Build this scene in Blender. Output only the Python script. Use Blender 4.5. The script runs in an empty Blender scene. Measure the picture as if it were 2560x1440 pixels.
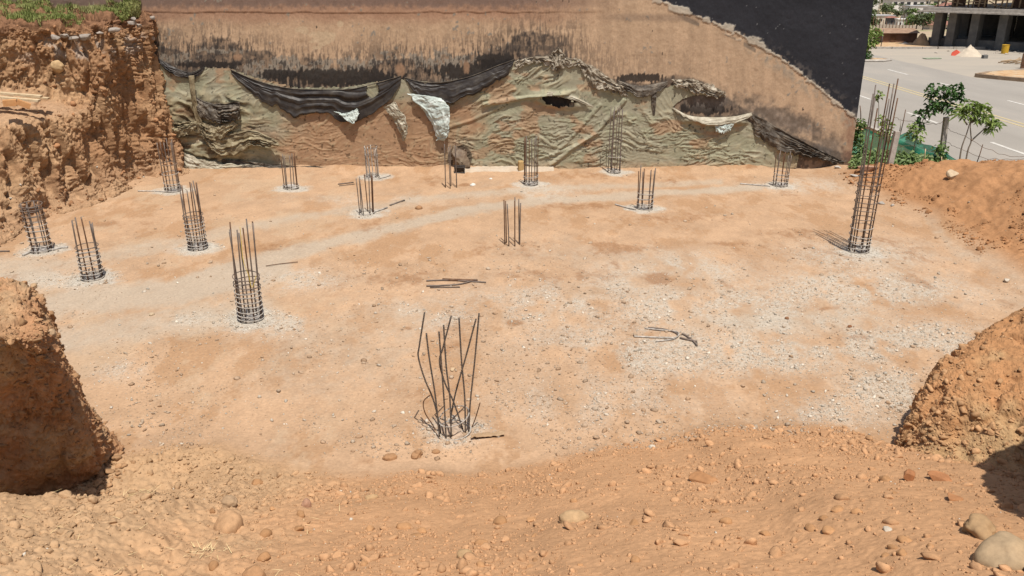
import bpy, math, random
import numpy as np
from mathutils import Vector

# ------------------------------------------------------------------ camera, sky, sun, exposure
S = bpy.context.scene
COL = S.collection
CAM_H = 4.7
PITCH = math.radians(20.6)
FPX = 2100.0                      # focal length in pixels of the 2560 wide photograph
cd = bpy.data.cameras.new("camera")
cam = bpy.data.objects.new("camera", cd); COL.objects.link(cam)
cam.location = (0, 0, CAM_H)
cam.rotation_euler = (math.pi / 2 - PITCH, 0, 0)
cd.sensor_width = 36.0
cd.lens = FPX / 2560 * 36.0
cd.clip_start = 0.1; cd.clip_end = 4000
S.camera = cam

SUN = Vector((0.112, -0.345, 0.932)).normalized()
w = bpy.data.worlds.new("World"); S.world = w; w.use_nodes = True
nt = w.node_tree
bg = nt.nodes["Background"]
sky = nt.nodes.new("ShaderNodeTexSky"); sky.sky_type = 'NISHITA'; sky.sun_disc = False
sky.sun_elevation = math.asin(SUN.z)
sky.sun_rotation = math.atan2(SUN.x, SUN.y)
sky.air_density = 1.2; sky.dust_density = 2.5
nt.links.new(sky.outputs[0], bg.inputs[0])
bg.inputs[1].default_value = 0.085
sd = bpy.data.lights.new("sun", 'SUN'); sd.energy = 4.8; sd.angle = math.radians(0.5); sd.color = (1.0, 0.955, 0.88)
sun = bpy.data.objects.new("sun", sd); COL.objects.link(sun)
sun.rotation_euler = SUN.to_track_quat('Z', 'Y').to_euler()
S.view_settings.view_transform = 'Standard'
S.view_settings.look = 'None'
S.view_settings.gamma = 1.0
S.view_settings.exposure = 0.22

# ------------------------------------------------------------------ photograph pixel -> world
ct, st = math.cos(PITCH), math.sin(PITCH)
def ray(px, py):
    r = (np.asarray(px, float) - 1280) / FPX
    u = (720 - np.asarray(py, float)) / FPX
    return r, ct + u * st, -st + u * ct
def PD(px, py, D):
    x, y, z = ray(px, py); t = D / y
    return np.stack([x * t, y * t, CAM_H + z * t], -1)
def PZ(px, py, zz=0.0):
    x, y, z = ray(px, py); t = (zz - CAM_H) / z
    return np.stack([x * t, y * t, CAM_H + z * t], -1)
def proj(x, y, z):
    dz = z - CAM_H
    dep = y * ct - dz * st
    up = y * st + dz * ct
    return 1280 + FPX * x / dep, 720 - FPX * up / dep

# ------------------------------------------------------------------ noise
def _h(ix, iy, iz, seed):
    n = (ix.astype(np.int64) * 374761393 + iy.astype(np.int64) * 668265263 + iz.astype(np.int64) * 2147483647 + seed * 974634777) & 0xFFFFFFFF
    n = ((n ^ (n >> 13)) * 1274126177) & 0xFFFFFFFF
    n = ((n ^ (n >> 16)) * 2246822519) & 0xFFFFFFFF
    return ((n ^ (n >> 15)) & 0xFFFFFF) / float(0xFFFFFF)
def vn2(x, y, seed=0):
    x = np.asarray(x, float); y = np.asarray(y, float)
    x, y = np.broadcast_arrays(x, y)
    ix = np.floor(x); iy = np.floor(y); fx = x - ix; fy = y - iy
    fx = fx * fx * fx * (fx * (fx * 6 - 15) + 10); fy = fy * fy * fy * (fy * (fy * 6 - 15) + 10)
    z = np.zeros_like(ix)
    a = _h(ix, iy, z, seed); b = _h(ix + 1, iy, z, seed); c = _h(ix, iy + 1, z, seed); d = _h(ix + 1, iy + 1, z, seed)
    return (a * (1 - fx) + b * fx) * (1 - fy) + (c * (1 - fx) + d * fx) * fy
def vn3(x, y, z, seed=0):
    ix = np.floor(x); iy = np.floor(y); iz = np.floor(z); fx = x - ix; fy = y - iy; fz = z - iz
    fx = fx * fx * (3 - 2 * fx); fy = fy * fy * (3 - 2 * fy); fz = fz * fz * (3 - 2 * fz)
    def lay(k):
        a = _h(ix, iy, iz + k, seed); b = _h(ix + 1, iy, iz + k, seed); c = _h(ix, iy + 1, iz + k, seed); d = _h(ix + 1, iy + 1, iz + k, seed)
        return (a * (1 - fx) + b * fx) * (1 - fy) + (c * (1 - fx) + d * fx) * fy
    return lay(0) * (1 - fz) + lay(1) * fz
def fb2(x, y, seed=0, o=4, g=0.5, l=2.03):
    s = 0; a = 1; t = 0; k = 1
    for i in range(o):
        s = s + a * vn2(np.asarray(x) * k + 17.3 * i, np.asarray(y) * k - 9.1 * i, seed + i); t += a; a *= g; k *= l
    return s / t
def fb3(x, y, z, seed=0, o=4, g=0.5):
    s = 0; a = 1; t = 0; k = 1
    for i in range(o):
        s = s + a * vn3(x * k + 7.7 * i, y * k + 3.1 * i, z * k - 5.3 * i, seed + i); t += a; a *= g; k *= 2.03
    return s / t
def ss(a, b, x):
    t = np.clip((np.asarray(x, float) - a) / (b - a), 0, 1); return t * t * (3 - 2 * t)
def gauss(x, y, cx, cy, rx, ry):
    return np.exp(-((x - cx) / rx) ** 2 - ((y - cy) / ry) ** 2)
def inpoly(x, y, poly):
    c = np.zeros(np.shape(x), bool); n = len(poly)
    for i in range(n):
        x1, y1 = poly[i]; x2, y2 = poly[(i + 1) % n]
        if y1 == y2: continue
        m = ((y1 > y) != (y2 > y)) & (x < (x2 - x1) * (y - y1) / (y2 - y1) + x1)
        c ^= m
    return c
def plinedist(x, y, pts):
    d = np.full(np.shape(x), 1e9)
    for (x1, y1), (x2, y2) in zip(pts[:-1], pts[1:]):
        dx, dy = x2 - x1, y2 - y1
        t = np.clip(((x - x1) * dx + (y - y1) * dy) / (dx * dx + dy * dy), 0, 1)
        d = np.minimum(d, np.hypot(x - x1 - t * dx, y - y1 - t * dy))
    return d
def lin(r, g, b):
    f = lambda c: (c / 255 / 12.92) if c / 255 <= 0.04045 else ((c / 255 + 0.055) / 1.055) ** 2.4
    return np.array([f(r), f(g), f(b)])

# ------------------------------------------------------------------ mesh helpers
def mesh_obj(name, V, F, mat, parent=None, attrs=None, smooth=True):
    """V (n,3); F array (m,4) or (m,3) or a list of index lists."""
    V = np.asarray(V, np.float32)
    me = bpy.data.meshes.new(name)
    if isinstance(F, np.ndarray):
        m, k = F.shape
        me.vertices.add(len(V)); me.loops.add(m * k); me.polygons.add(m)
        me.vertices.foreach_set("co", V.ravel())
        me.loops.foreach_set("vertex_index", F.astype(np.int32).ravel())
        me.polygons.foreach_set("loop_start", np.arange(0, m * k, k, dtype=np.int32))
        me.update(calc_edges=True)
    else:
        me.from_pydata(V.tolist(), [], F); me.update()
    me.validate()
    if attrs:
        for an, arr in attrs.items():
            arr = np.asarray(arr, np.float32)
            if arr.ndim == 2:
                a = me.attributes.new(an, 'FLOAT_COLOR', 'POINT')
                c = np.ones((len(V), 4), np.float32); c[:, :3] = arr
                a.data.foreach_set("color", c.ravel())
            else:
                a = me.attributes.new(an, 'FLOAT', 'POINT'); a.data.foreach_set("value", arr.ravel())
    if smooth: me.polygons.foreach_set("use_smooth", np.ones(len(me.polygons), bool))
    if mat: me.materials.append(mat)
    o = bpy.data.objects.new(name, me); COL.objects.link(o)
    if parent: o.parent = parent
    return o
def gridfaces(nr, nc, keep=None):
    i = np.arange(nr - 1)[:, None] * nc + np.arange(nc - 1)[None, :]
    F = np.stack([i, i + 1, i + nc + 1, i + nc], -1).reshape(-1, 4)
    if keep is not None:
        F = F[keep.reshape(-1)]
    return F
def tag(o, label=None, cat=None, group=None, kind=None):
    if label: o["label"] = label
    if cat: o["category"] = cat
    if group: o["group"] = group
    if kind: o["kind"] = kind
    return o
def thing(name, label, cat, loc=(0, 0, 0), group=None):
    o = bpy.data.objects.new(name, None); COL.objects.link(o); o.location = [float(c) for c in loc]
    o.empty_display_size = 0.1
    return tag(o, label, cat, group)

class MB:
    """collects boxes, tubes and panels that become one mesh"""
    def __init__(s, org=(0, 0, 0)): s.V = []; s.F = []; s.n = 0; s.org = np.asarray(org, float)
    def add(s, V, F):
        V = np.asarray(V, float) - s.org
        s.V.append(V); s.F += [[i + s.n for i in f] for f in F]; s.n += len(V)
    def box(s, c, size, rz=0, tilt=None):
        sx, sy, sz = [k / 2 for k in size]
        P = np.array([[x, y, z] for z in (-sz, sz) for y in (-sy, sy) for x in (-sx, sx)])
        if tilt is not None:
            a, b = tilt
            ca, sa = math.cos(a), math.sin(a); P = P @ np.array([[1, 0, 0], [0, ca, sa], [0, -sa, ca]])
            cb, sb = math.cos(b), math.sin(b); P = P @ np.array([[cb, 0, -sb], [0, 1, 0], [sb, 0, cb]])
        cz, sz_ = math.cos(rz), math.sin(rz); P = P @ np.array([[cz, sz_, 0], [-sz_, cz, 0], [0, 0, 1]])
        s.add(P + np.asarray(c, float), [[0, 2, 3, 1], [4, 5, 7, 6], [0, 1, 5, 4], [2, 6, 7, 3], [0, 4, 6, 2], [1, 3, 7, 5]])
    def tube(s, pts, r, n=7, closed=False):
        P = np.asarray(pts, float); m = len(P)
        R = np.full(m, r) if np.isscalar(r) else np.asarray(r, float)
        T = np.zeros_like(P)
        if closed: T = np.roll(P, -1, 0) - np.roll(P, 1, 0)
        else:
            T[1:-1] = P[2:] - P[:-2]; T[0] = P[1] - P[0]; T[-1] = P[-1] - P[-2]
        T /= np.linalg.norm(T, axis=1)[:, None] + 1e-12
        ref = np.array([0.0, 0, 1]) if abs(T[:, 2]).mean() < 0.75 else np.array([1.0, 0, 0])
        A = np.cross(T, ref); A /= np.linalg.norm(A, axis=1)[:, None] + 1e-12
        B = np.cross(T, A)
        an = np.arange(n) * 2 * math.pi / n
        V = (P[:, None] + R[:, None, None] * (np.cos(an)[None, :, None] * A[:, None] + np.sin(an)[None, :, None] * B[:, None])).reshape(-1, 3)
        F = []
        for i in range(m if closed else m - 1):
            j = (i + 1) % m
            for k in range(n):
                k2 = (k + 1) % n
                F.append([i * n + k, i * n + k2, j * n + k2, j * n + k])
        if not closed:
            F.append(list(range(n))[::-1]); F.append([(m - 1) * n + k for k in range(n)])
        s.add(V, F)
    def build(s, name, mat, parent=None, smooth=False, attrs=None):
        return mesh_obj(name, np.concatenate(s.V), s.F, mat, parent, attrs, smooth)

def catmull(P, n):
    """resample control points (k, d) at n points with a Catmull-Rom spline"""
    P = np.asarray(P, float); k = len(P)
    t = np.linspace(0, k - 1, n); i = np.clip(t.astype(int), 0, k - 2); f = (t - i)
    sh = [1] * (P.ndim - 1); f = f.reshape([-1] + sh)
    p0 = P[np.clip(i - 1, 0, k - 1)]; p1 = P[i]; p2 = P[i + 1]; p3 = P[np.clip(i + 2, 0, k - 1)]
    return 0.5 * (2 * p1 + (p2 - p0) * f + (2 * p0 - 5 * p1 + 4 * p2 - p3) * f ** 2 + (3 * p1 - p0 - 3 * p2 + p3) * f ** 3)
def loft(ctrl, nr, nc):
    """ctrl (rows, cols, 3) -> smooth (nr, nc, 3)"""
    A = catmull(np.asarray(ctrl, float), nr)
    return np.swapaxes(catmull(np.swapaxes(A, 0, 1), nc), 0, 1)
def gnormals(G):
    du = np.gradient(G, axis=1); dv = np.gradient(G, axis=0)
    N = np.cross(du, dv); return N / (np.linalg.norm(N, axis=2)[:, :, None] + 1e-9)

# ------------------------------------------------------------------ materials
def new_mat(name, rough=0.9, spec=0.2):
    m = bpy.data.materials.new(name); m.use_nodes = True
    b = m.node_tree.nodes["Principled BSDF"]
    b.inputs["Roughness"].default_value = rough
    b.inputs["Specular IOR Level"].default_value = spec
    return m, m.node_tree, b
def noise_node(t, scale, detail=5, rough=0.6, vec=None, stretch=None):
    n = t.nodes.new("ShaderNodeTexNoise"); n.inputs["Scale"].default_value = scale
    n.inputs["Detail"].default_value = detail; n.inputs["Roughness"].default_value = rough
    if vec is None:
        g = t.nodes.new("ShaderNodeTexCoord"); vec = g.outputs["Object"]
    if stretch:
        mp = t.nodes.new("ShaderNodeMapping"); mp.inputs["Scale"].default_value = stretch
        t.links.new(vec, mp.inputs[0]); vec = mp.outputs[0]
    t.links.new(vec, n.inputs["Vector"]); return n
def ramp(t, src, stops):
    r = t.nodes.new("ShaderNodeValToRGB"); e = r.color_ramp.elements
    while len(e) < len(stops): e.new(0.5)
    for el, (p, c) in zip(e, stops): el.position = p; el.color = (*c, 1)
    t.links.new(src, r.inputs[0]); return r
def mixc(t, fac, a, b, mode='MIX'):
    m = t.nodes.new("ShaderNodeMix"); m.data_type = 'RGBA'; m.blend_type = mode
    if isinstance(fac, (int, float)): m.inputs[0].default_value = fac
    else: t.links.new(fac, m.inputs[0])
    for k, s in ((6, a), (7, b)):
        if hasattr(s, "links") or hasattr(s, "is_output"): t.links.new(s, m.inputs[k])
        else: m.inputs[k].default_value = (*s, 1)
    return m.outputs[2]
def attr(t, name):
    a = t.nodes.new("ShaderNodeAttribute"); a.attribute_name = name; return a
def bump(t, b, h, strength=0.5, dist=0.02):
    n = t.nodes.new("ShaderNodeBump"); n.inputs["Strength"].default_value = strength; n.inputs["Distance"].default_value = dist
    t.links.new(h, n.inputs["Height"]); t.links.new(n.outputs[0], b.inputs["Normal"])
def noisy(name, c1, c2, scale=6, rough=0.9, bs=0.4, bd=0.01, c3=None, stretch=None, spec=0.2):
    m, t, b = new_mat(name, rough, spec)
    n = noise_node(t, scale, 6, 0.62, stretch=stretch)
    stops = [(0.3, c1), (0.7, c2)] if c3 is None else [(0.28, c1), (0.5, c2), (0.72, c3)]
    r = ramp(t, n.outputs[0], stops); t.links.new(r.outputs[0], b.inputs["Base Color"])
    if bs: bump(t, b, noise_node(t, scale * 6, 4, 0.6).outputs[0], bs, bd)
    return m
def vcol_mat(name, rough=0.9, scale=30, amt=0.25, bs=0.4, bd=0.01, spec=0.2):
    """albedo from the mesh's own colour attribute, broken up by noise"""
    m, t, b = new_mat(name, rough, spec)
    a = attr(t, "albedo"); n = noise_node(t, scale, 5, 0.65)
    r = ramp(t, n.outputs[0], [(0.25, (1 - amt,) * 3), (0.75, (1 + amt * 0.6,) * 3)])
    t.links.new(mixc(t, 1.0, a.outputs[0], r.outputs[0], 'MULTIPLY'), b.inputs["Base Color"])
    if bs: bump(t, b, n.outputs[0], bs, bd)
    return m

ORANGE = np.array([0.388, 0.251, 0.153]); PALE = np.array([0.378, 0.302, 0.225]); GREY = np.array([0.425, 0.37, 0.30])
REDDISH = np.array([0.33, 0.145, 0.062]); LOOSE = np.array([0.424, 0.241, 0.126]); STONEW = np.array([0.55, 0.485, 0.395])

M_SOIL = vcol_mat("soil", 0.95, 26, 0.22, 0.55, 0.012, 0.1)
M_BANK = vcol_mat("bank_soil", 0.95, 14, 0.30, 0.8, 0.03, 0.1)
M_STONE = vcol_mat("stone", 0.85, 30, 0.22, 0.3, 0.006, 0.2)
M_WALL = vcol_mat("dirty_plaster", 0.92, 22, 0.20, 0.35, 0.008, 0.15)
M_SHEET = vcol_mat("coated_sheet", 0.85, 9, 0.20, 0.3, 0.006, 0.15)
M_BLACKPLASTIC = noisy("black_plastic", (0.012, 0.010, 0.010), (0.03, 0.024, 0.021), 4, 0.5, 0.3, 0.01, (0.06, 0.05, 0.04), spec=0.35)
M_STEEL = noisy("weathered_steel", (0.065, 0.053, 0.046), (0.13, 0.10, 0.082), 9, 0.65, 0.5, 0.004, (0.22, 0.16, 0.12), spec=0.4)
M_RUST = noisy("rusty_steel", (0.05, 0.03, 0.022), (0.11, 0.055, 0.03), 9, 0.75, 0.5, 0.004, (0.17, 0.10, 0.06))
M_TIE = noisy("mortar_splashed_wire", (0.15, 0.135, 0.12), (0.34, 0.305, 0.265), 12, 0.85, 0.4, 0.004, (0.50, 0.46, 0.41))
M_CONC = noisy("concrete", (0.26, 0.235, 0.205), (0.38, 0.34, 0.295), 5, 0.9, 0.5, 0.01, (0.48, 0.44, 0.39))
M_DARKCONC = noisy("grey_frame_concrete", (0.085, 0.085, 0.085), (0.12, 0.118, 0.115), 2, 0.9, 0.3, 0.01, (0.165, 0.16, 0.15))  # tone lowered so the frame's pillars read as a shaded facade
M_SHADEC = noisy('shade_dark_blockwork', (0.045, 0.043, 0.042), (0.08, 0.076, 0.072), 2, 0.9, 0.3, 0.01, (0.11, 0.10, 0.095))  # interior shade of the unfinished building put into the block colour
M_TIMBER = noisy("raw_timber", (0.34, 0.24, 0.14), (0.48, 0.36, 0.22), 8, 0.8, 0.3, 0.004, (0.56, 0.45, 0.30))
M_PROP = noisy("prop_timber", (0.20, 0.13, 0.08), (0.33, 0.23, 0.14), 3, 0.85, 0.3, 0.01, (0.42, 0.31, 0.2))

# ------------------------------------------------------------------ terrain height
TOE = [(-200, 1175), (240, 1165), (450, 1112), (560, 1115), (700, 1165), (900, 1195), (1150, 1185), (1350, 1155), (1500, 1125), (1700, 1092), (1950, 1062), (2080, 1062), (2180, 1100), (2300, 1125), (2700, 1180)]
_t = np.array([PZ(a, b) for a, b in TOE]); _o = np.argsort(_t[:, 0]); TX, TY = _t[_o, 0], _t[_o, 1]
BERM = [(8.3, 20.6, 0.10), (9.0, 19.6, 0.42), (10.0, 18.2, 0.82), (10.9, 16.3, 1.15), (11.2, 13.5, 1.35), (11.0, 10, 1.35), (10.0, 7, 1.3)]
def h_macro(x, y):
    x = np.asarray(x, float); y = np.asarray(y, float)
    wob = (fb2(x * 1.3, 3.0 + x * 0, 11, 3) - 0.5) * 0.5
    d = np.interp(x, TX, TY) + wob - y
    s = 0.16
    zf = 0.43 * (np.sqrt(d * d + s * s) + d) / 2
    cr = 5.62 + (fb2(x * 0.9, x * 0 + 7, 21, 3) - 0.5) * 0.35
    zl = np.where(y < cr, 0.86 + 0.40 * (cr - y), 0.86 - 1.5 * (y - cr))
    zl = np.maximum(zl, 0.12 - 0.06 * np.clip(y - 6.4, 0, 2))
    wl = ss(-2.0, -3.1, x + (fb2(x * 0, y * 1.5, 5, 2) - 0.5) * 0.8) * ss(7.9, 7.2, y)
    z = zf * (1 - wl) + zl * wl
    z = np.minimum(z, 3.0)
    # spoil berm along the right side
    hb = np.zeros_like(z)
    for (x1, y1, z1), (x2, y2, z2) in zip(BERM[:-1], BERM[1:]):
        dx, dy = x2 - x1, y2 - y1
        t = np.clip(((x - x1) * dx + (y - y1) * dy) / (dx * dx + dy * dy), 0, 1)
        dist = np.hypot(x - x1 - t * dx, y - y1 - t * dy); zz = z1 + t * (z2 - z1)
        wd = 0.7 + 2.0 * zz
        hb = np.maximum(hb, zz * (0.5 + 0.5 * np.cos(np.pi * np.clip(dist / wd, 0, 1))))
    return np.maximum(z, hb), hb
def looseness(x, y):
    d = np.interp(x, TX, TY) - y
    return ss(-0.15, 0.35, d)
def h_full(x, y):
    z, hb = h_macro(x, y)
    L = looseness(x, y); B = ss(0.05, 0.3, hb); R = np.maximum(L, B)
    z = z + B * ((fb2(x * 1.8, y * 1.8, 36, 4, .6) - .5) * .22 + (np.abs(2 * fb2(x * 5, y * 5, 37, 3) - 1) - .3) * .07)
    z = z + (fb2(x * 0.55, y * 0.55, 31, 3) - 0.5) * 0.07
    z = z + (fb2(x * 2.1, y * 2.1, 41, 3) - 0.5) * (0.018 + 0.05 * R)
    f = fb2(x * 9, y * 9, 51, 4, 0.6)
    z = z + (f - 0.5) * (0.012 + 0.008 * R)
    bl = np.abs(2 * fb2(x * 15 + 3, y * 15, 61, 2) - 1)
    z = z + (bl - 0.25) * 0.006 * R * ss(.35, .65, fb2(x * 1.2, y * 1.2, 63, 3)) + (fb2(x * 40, y * 40, 64, 2) - .5) * 0.007 * R
    lr = wl2 = ss(-.9, -2.2, x) * L
    z = z + lr * ((fb2(x * 4.2, y * 4.2, 66, 4, .6) - .5) * .13 + (np.abs(2 * fb2(x * 9, y * 9, 67, 3) - 1) - .3) * .05)
    z = z + ss(20.5, 21.2, y) * (.01 + .22 * (fb2(x * 1.3, y * .6, 68, 4) - .35)) * ss(-9.3, -8.5, x)
    return z
def ground_hit(px, py):
    dx, dy, dz = [float(c) for c in ray(px, py)]
    t = np.linspace(3.5, 30, 3000)
    zz = CAM_H + dz * t - h_full(dx * t, dy * t)
    i = int(np.argmax(zz < 0))
    return np.array([dx * t[i], dy * t[i], CAM_H + dz * t[i]]), t[i] / FPX   # point, metres per photo pixel

# columns of starter bars (photo position of the base)
COLS = [(105, 627), (232, 697), (495, 622), (627, 797), (432, 476), (728, 472), (932, 442), (917, 532), (1128, 466), (1327, 462),
        (1535, 432), (1612, 522), (1950, 465), (1281, 612), (2145, 627), (1136, 1078)]
CW = [PZ(*c) for c in COLS]

# ------------------------------------------------------------------ pit ground
def floor_masks(x, y, px, py):
    """grey gravel, pale dust, rust stain, each 0..1"""
    n1 = fb2(x * 1.1, y * 0.55, 71, 4); n2 = fb2(x * 3.2, y * 1.8, 81, 4); n3 = fb2(x * 0.45, y * 0.3, 91, 3)
    gr = np.zeros_like(x)
    for (cx, cy, rx, ry, a) in [(1800, 770, 300, 50, .9), (1690, 680, 170, 45, .7), (2150, 725, 260, 45, .85), (2200, 850, 260, 50, .9), (2230, 975, 130, 50, 1.0),
                                (1650, 880, 190, 60, .8), (1500, 850, 200, 70, .45), (1900, 880, 260, 60, .7), (1400, 760, 260, 60, .55), (1500, 1000, 260, 70, .35), (2050, 1030, 200, 45, .5),
                                (1560, 720, 200, 40, .5), (1990, 800, 200, 40, .9), (310, 930, 70, 25, .5), (740, 700, 120, 28, .6), (720, 810, 130, 35, .6), (470, 800, 90, 16, .55),
                                (170, 700, 110, 20, .8), (2000, 465, 140, 18, .5), (1330, 480, 120, 22, .5), (930, 500, 200, 20, .35), (1090, 790, 140, 40, .5), (2140, 640, 170, 40, .6)]:
        gr = np.maximum(gr, a * gauss(px, py, cx, cy, rx, ry))
    gr = np.clip(gr * ss(.32, .58, n2 * .6 + n1 * .4) * 1.7, 0, 1)
    for i, c in enumerate(CW):
        if i in (8, 13): continue
        r = np.hypot(x - c[0], (y - c[1]) * 1.1) + (n2 - 0.5) * 0.35
        gr = np.maximum(gr, (.6 if i == 15 else .95) * ss(0.52 if i != 15 else .42, 0.22, r))
    pale = np.zeros_like(x)
    wob = (n2 - 0.5) * 26
    for pts, wd, a in [([(-100, 665), (200, 655), (480, 600), (760, 540), (1100, 490), (1400, 470), (1800, 455)], 26, 0.7),
                       ([(150, 745), (420, 720), (650, 650), (900, 590), (1150, 528), (1350, 500), (1900, 470)], 26, 0.95),
                       ([(140, 760), (420, 745), (700, 665)], 40, 0.95), ([(160, 850), (420, 810), (640, 770)], 50, 0.75), ([(-20, 690), (120, 690)], 40, .9), ([(2290, 520), (2380, 620), (2600, 720)], 18, 0.5)]:
        dd = plinedist(px, py + wob * np.clip((py - 380) / 300, 0.2, 1), pts)
        pale = np.maximum(pale, a * ss(wd * 1.15, wd * 0.1, dd / np.clip((py - 330) / 260, 0.3, 1.3)))
    pale = np.maximum(pale, 0.42 * ss(0.5, 0.7, n3) * ss(1150, 900, py) * ss(500, 650, py))
    pale = np.maximum(pale, 0.75 * gauss(px, py, 1950, 800, 300, 40))
    rust = np.zeros_like(x)
    for (cx, cy, rx, ry, a) in [(1640, 698, 45, 16, 1), (1285, 812, 22, 7, 1), (1830, 608, 60, 8, .6), (2070, 772, 30, 6, 1), (2130, 842, 60, 10, .6), (1540, 620, 160, 25, .45), (1890, 618, 100, 12, .4),
                                (1440, 515, 120, 14, .5), (1700, 545, 200, 22, .4), (2000, 590, 160, 25, .4), (1020, 818, 14, 5, .9), (1010, 700, 200, 40, .35), (1400, 690, 240, 30, .4), (1330, 625, 200, 30, .35),
                                (300, 560, 90, 14, .5), (680, 620, 90, 16, .5), (1880, 423, 22, 5, 1), (1500, 440, 300, 14, .35), (760, 870, 200, 60, .2), (1160, 460, 14, 4, .9)]:
        rust = np.maximum(rust, a * gauss(px, py, cx, cy, rx, ry))
    rust = np.clip(rust * (0.3 + 1.4 * n2), 0, 1)
    rust = np.maximum(rust, 0.4 * ss(0.55, 0.8, n1) * ss(0.3, 0.6, n3))
    return gr, pale, rust
NR, NC = 700, 980
yy = 2.0 * (21.45 / 2.0) ** np.linspace(0, 1, NR)
yy = np.interp(np.linspace(0, 1, NR), np.linspace(0, 1, NR), yy)
u = np.linspace(-1, 1, NC)
XL = np.maximum(-0.78 * (yy + 1.2), -14.5); XR = np.minimum(0.78 * (yy + 1.2), 11.3)
GX = XL[:, None] + (XR - XL)[:, None] * (u[None, :] + 1) / 2
GY = np.repeat(yy[:, None], NC, 1)
GZ = h_full(GX, GY)
_, HB = h_macro(GX, GY)
PXm, PYm = proj(GX, GY, np.zeros_like(GX))
gr, pale, rust = floor_masks(GX, GY, PXm, PYm)
pale = ss(.12, .95, pale + (fb2(GX * 9, GY * 6, 113, 4, .62) - .5) * .5); rust = ss(.22, .6, rust + (fb2(GX * 10, GY * 7, 115, 4, .62) - .5) * .55) * .85
L = looseness(GX, GY); B = ss(0.03, 0.22, HB)
clean = (1 - L) * (1 - B)
gr *= clean; pale *= clean; rust *= clean
nz = fb2(GX * 1.7, GY * 1.7, 101, 4)[..., None]
nzf = fb2(GX * 7, GY * 4.5, 103, 4, .6)[..., None]; alb = ORANGE * (0.74 + 0.28 * nz + .26 * nzf)
hf = fb2(GX * 18, GY * 12, 109, 3, .6) - .5
dkb = (ss(.53, .62, fb2(GX * 1.4, GY * .7, 105, 6, .62) + hf * .16) * .55)[..., None]; alb = alb * (1 - dkb) + np.array([.315, .178, .09]) * dkb
whb = (ss(.54, .63, fb2(GX * 1.3 + 40, GY * .8, 107, 6, .62) + hf * .16) * .35 * ss(1050, 700, PXm + (nz[..., 0] - .5) * 500) + .0)[..., None]; alb = alb * (1 - whb) + np.array([.43, .32, .215]) * whb
alb = alb * (1 - 0.9 * pale[..., None]) + PALE * (0.92 + .16 * nzf) * (0.9 * pale[..., None])
sp = ss(.42, .6, fb2(GX * 22, GY * 22, 111, 3)) * 0.55 + 0.45
q_ = np.clip(.95 * gr * sp, 0, .85)[..., None]; alb = alb * (1 - q_) + GREY * q_
alb = alb * (1 - 0.8 * rust[..., None]) + np.array([0.235, 0.118, 0.055]) * (0.8 * rust[..., None])
alb = alb * (1 - L[..., None]) + (LOOSE * (0.88 + 0.25 * nz)) * L[..., None]
cem = np.zeros_like(GX)
for i, c in enumerate(CW):
    if i in (8, 13, 15): continue
    cem = np.maximum(cem, ss(.50, .26, np.hypot(GX - c[0], (GY - c[1]) * 1.1) + (fb2(GX * 4, GY * 4, 117, 4, .6) - .5) * .55))
cem = (cem * .85)[..., None]; alb = alb * (1 - cem) + np.array([.43, .39, .33]) * (.7 + .5 * fb2(GX * 25, GY * 25, 119, 2)[..., None]) * cem
yel = (ss(-1.2, -2.6, GX + (nz[..., 0] - .5) * 1.5) * L)[..., None]
alb = alb * (1 - 0.7 * yel) + np.array([0.375, 0.252, 0.145]) * (0.88 + 0.25 * nz) * 0.7 * yel
alb = alb * (1 - B[..., None]) + np.array([0.325, 0.168, 0.080]) * (0.85 + 0.35 * nz) * B[..., None]
g = mesh_obj("pit_ground", np.stack([GX, GY, GZ], -1).reshape(-1, 3), gridfaces(NR, NC), M_SOIL, None, {"albedo": alb.reshape(-1, 3)})
tag(g, kind="structure")

# ------------------------------------------------------------------ loft banks
def displace(G, amp, seed, groove=0.0, mask=None, fs=1.0):
    N = gnormals(G); x, y, z = G[..., 0], G[..., 1], G[..., 2]
    d = (fb3(x * 0.9, y * 0.9, z * 0.9, seed, 3) - 0.5) * 0.9 * amp
    d += (fb3(x * 3.2, y * 3.2, z * 2.6, seed + 9, 4, 0.55) - 0.5) * 0.75 * amp
    cl = ss(.35, .65, fb3(x * 1.7, y * 1.7, z * 1.7, seed + 15, 2))
    b1 = np.abs(2 * fb3(x * 5 * fs, y * 5 * fs, z * 5 * fs, seed + 19, 2) - 1); b2 = np.abs(2 * fb3(x * 12 * fs, y * 12 * fs, z * 12 * fs, seed + 29, 3, .6) - 1)
    d += (b1 - .25) * (.16 + .34 * cl) * amp / fs ** .7 + (b2 - .25) * (.18 + .26 * cl) * amp / fs ** .7
    d += (fb3(x * 22 * fs, y * 22 * fs, z * 22 * fs, seed + 37, 2, 0.6) - 0.5) * 0.16 * amp / fs ** .7
    if groove:
        gv = 1 - np.abs(2 * fb3(x * 2.2, y * 2.2, z * 0.35, seed + 39, 3) - 1)
        d -= ss(0.80, 0.97, gv) * groove
    if mask is not None: d = d * mask
    return G + N * d[..., None], d
def bank(name, ctrl, nr, nc, amp, seed, colfn, groove=0.0, flip=False, mask=None, fs=1.0):
    G = loft(ctrl, nr, nc)
    if flip: G = G[:, ::-1]
    if callable(mask): mask = mask(G)
    G2, d = displace(G, amp, seed, groove, mask, fs)
    a = colfn(G2, d)
    o = mesh_obj(name, G2.reshape(-1, 3), gridfaces(nr, nc), M_BANK, None, {"albedo": a.reshape(-1, 3)})
    return tag(o, kind="structure"), G2

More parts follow.
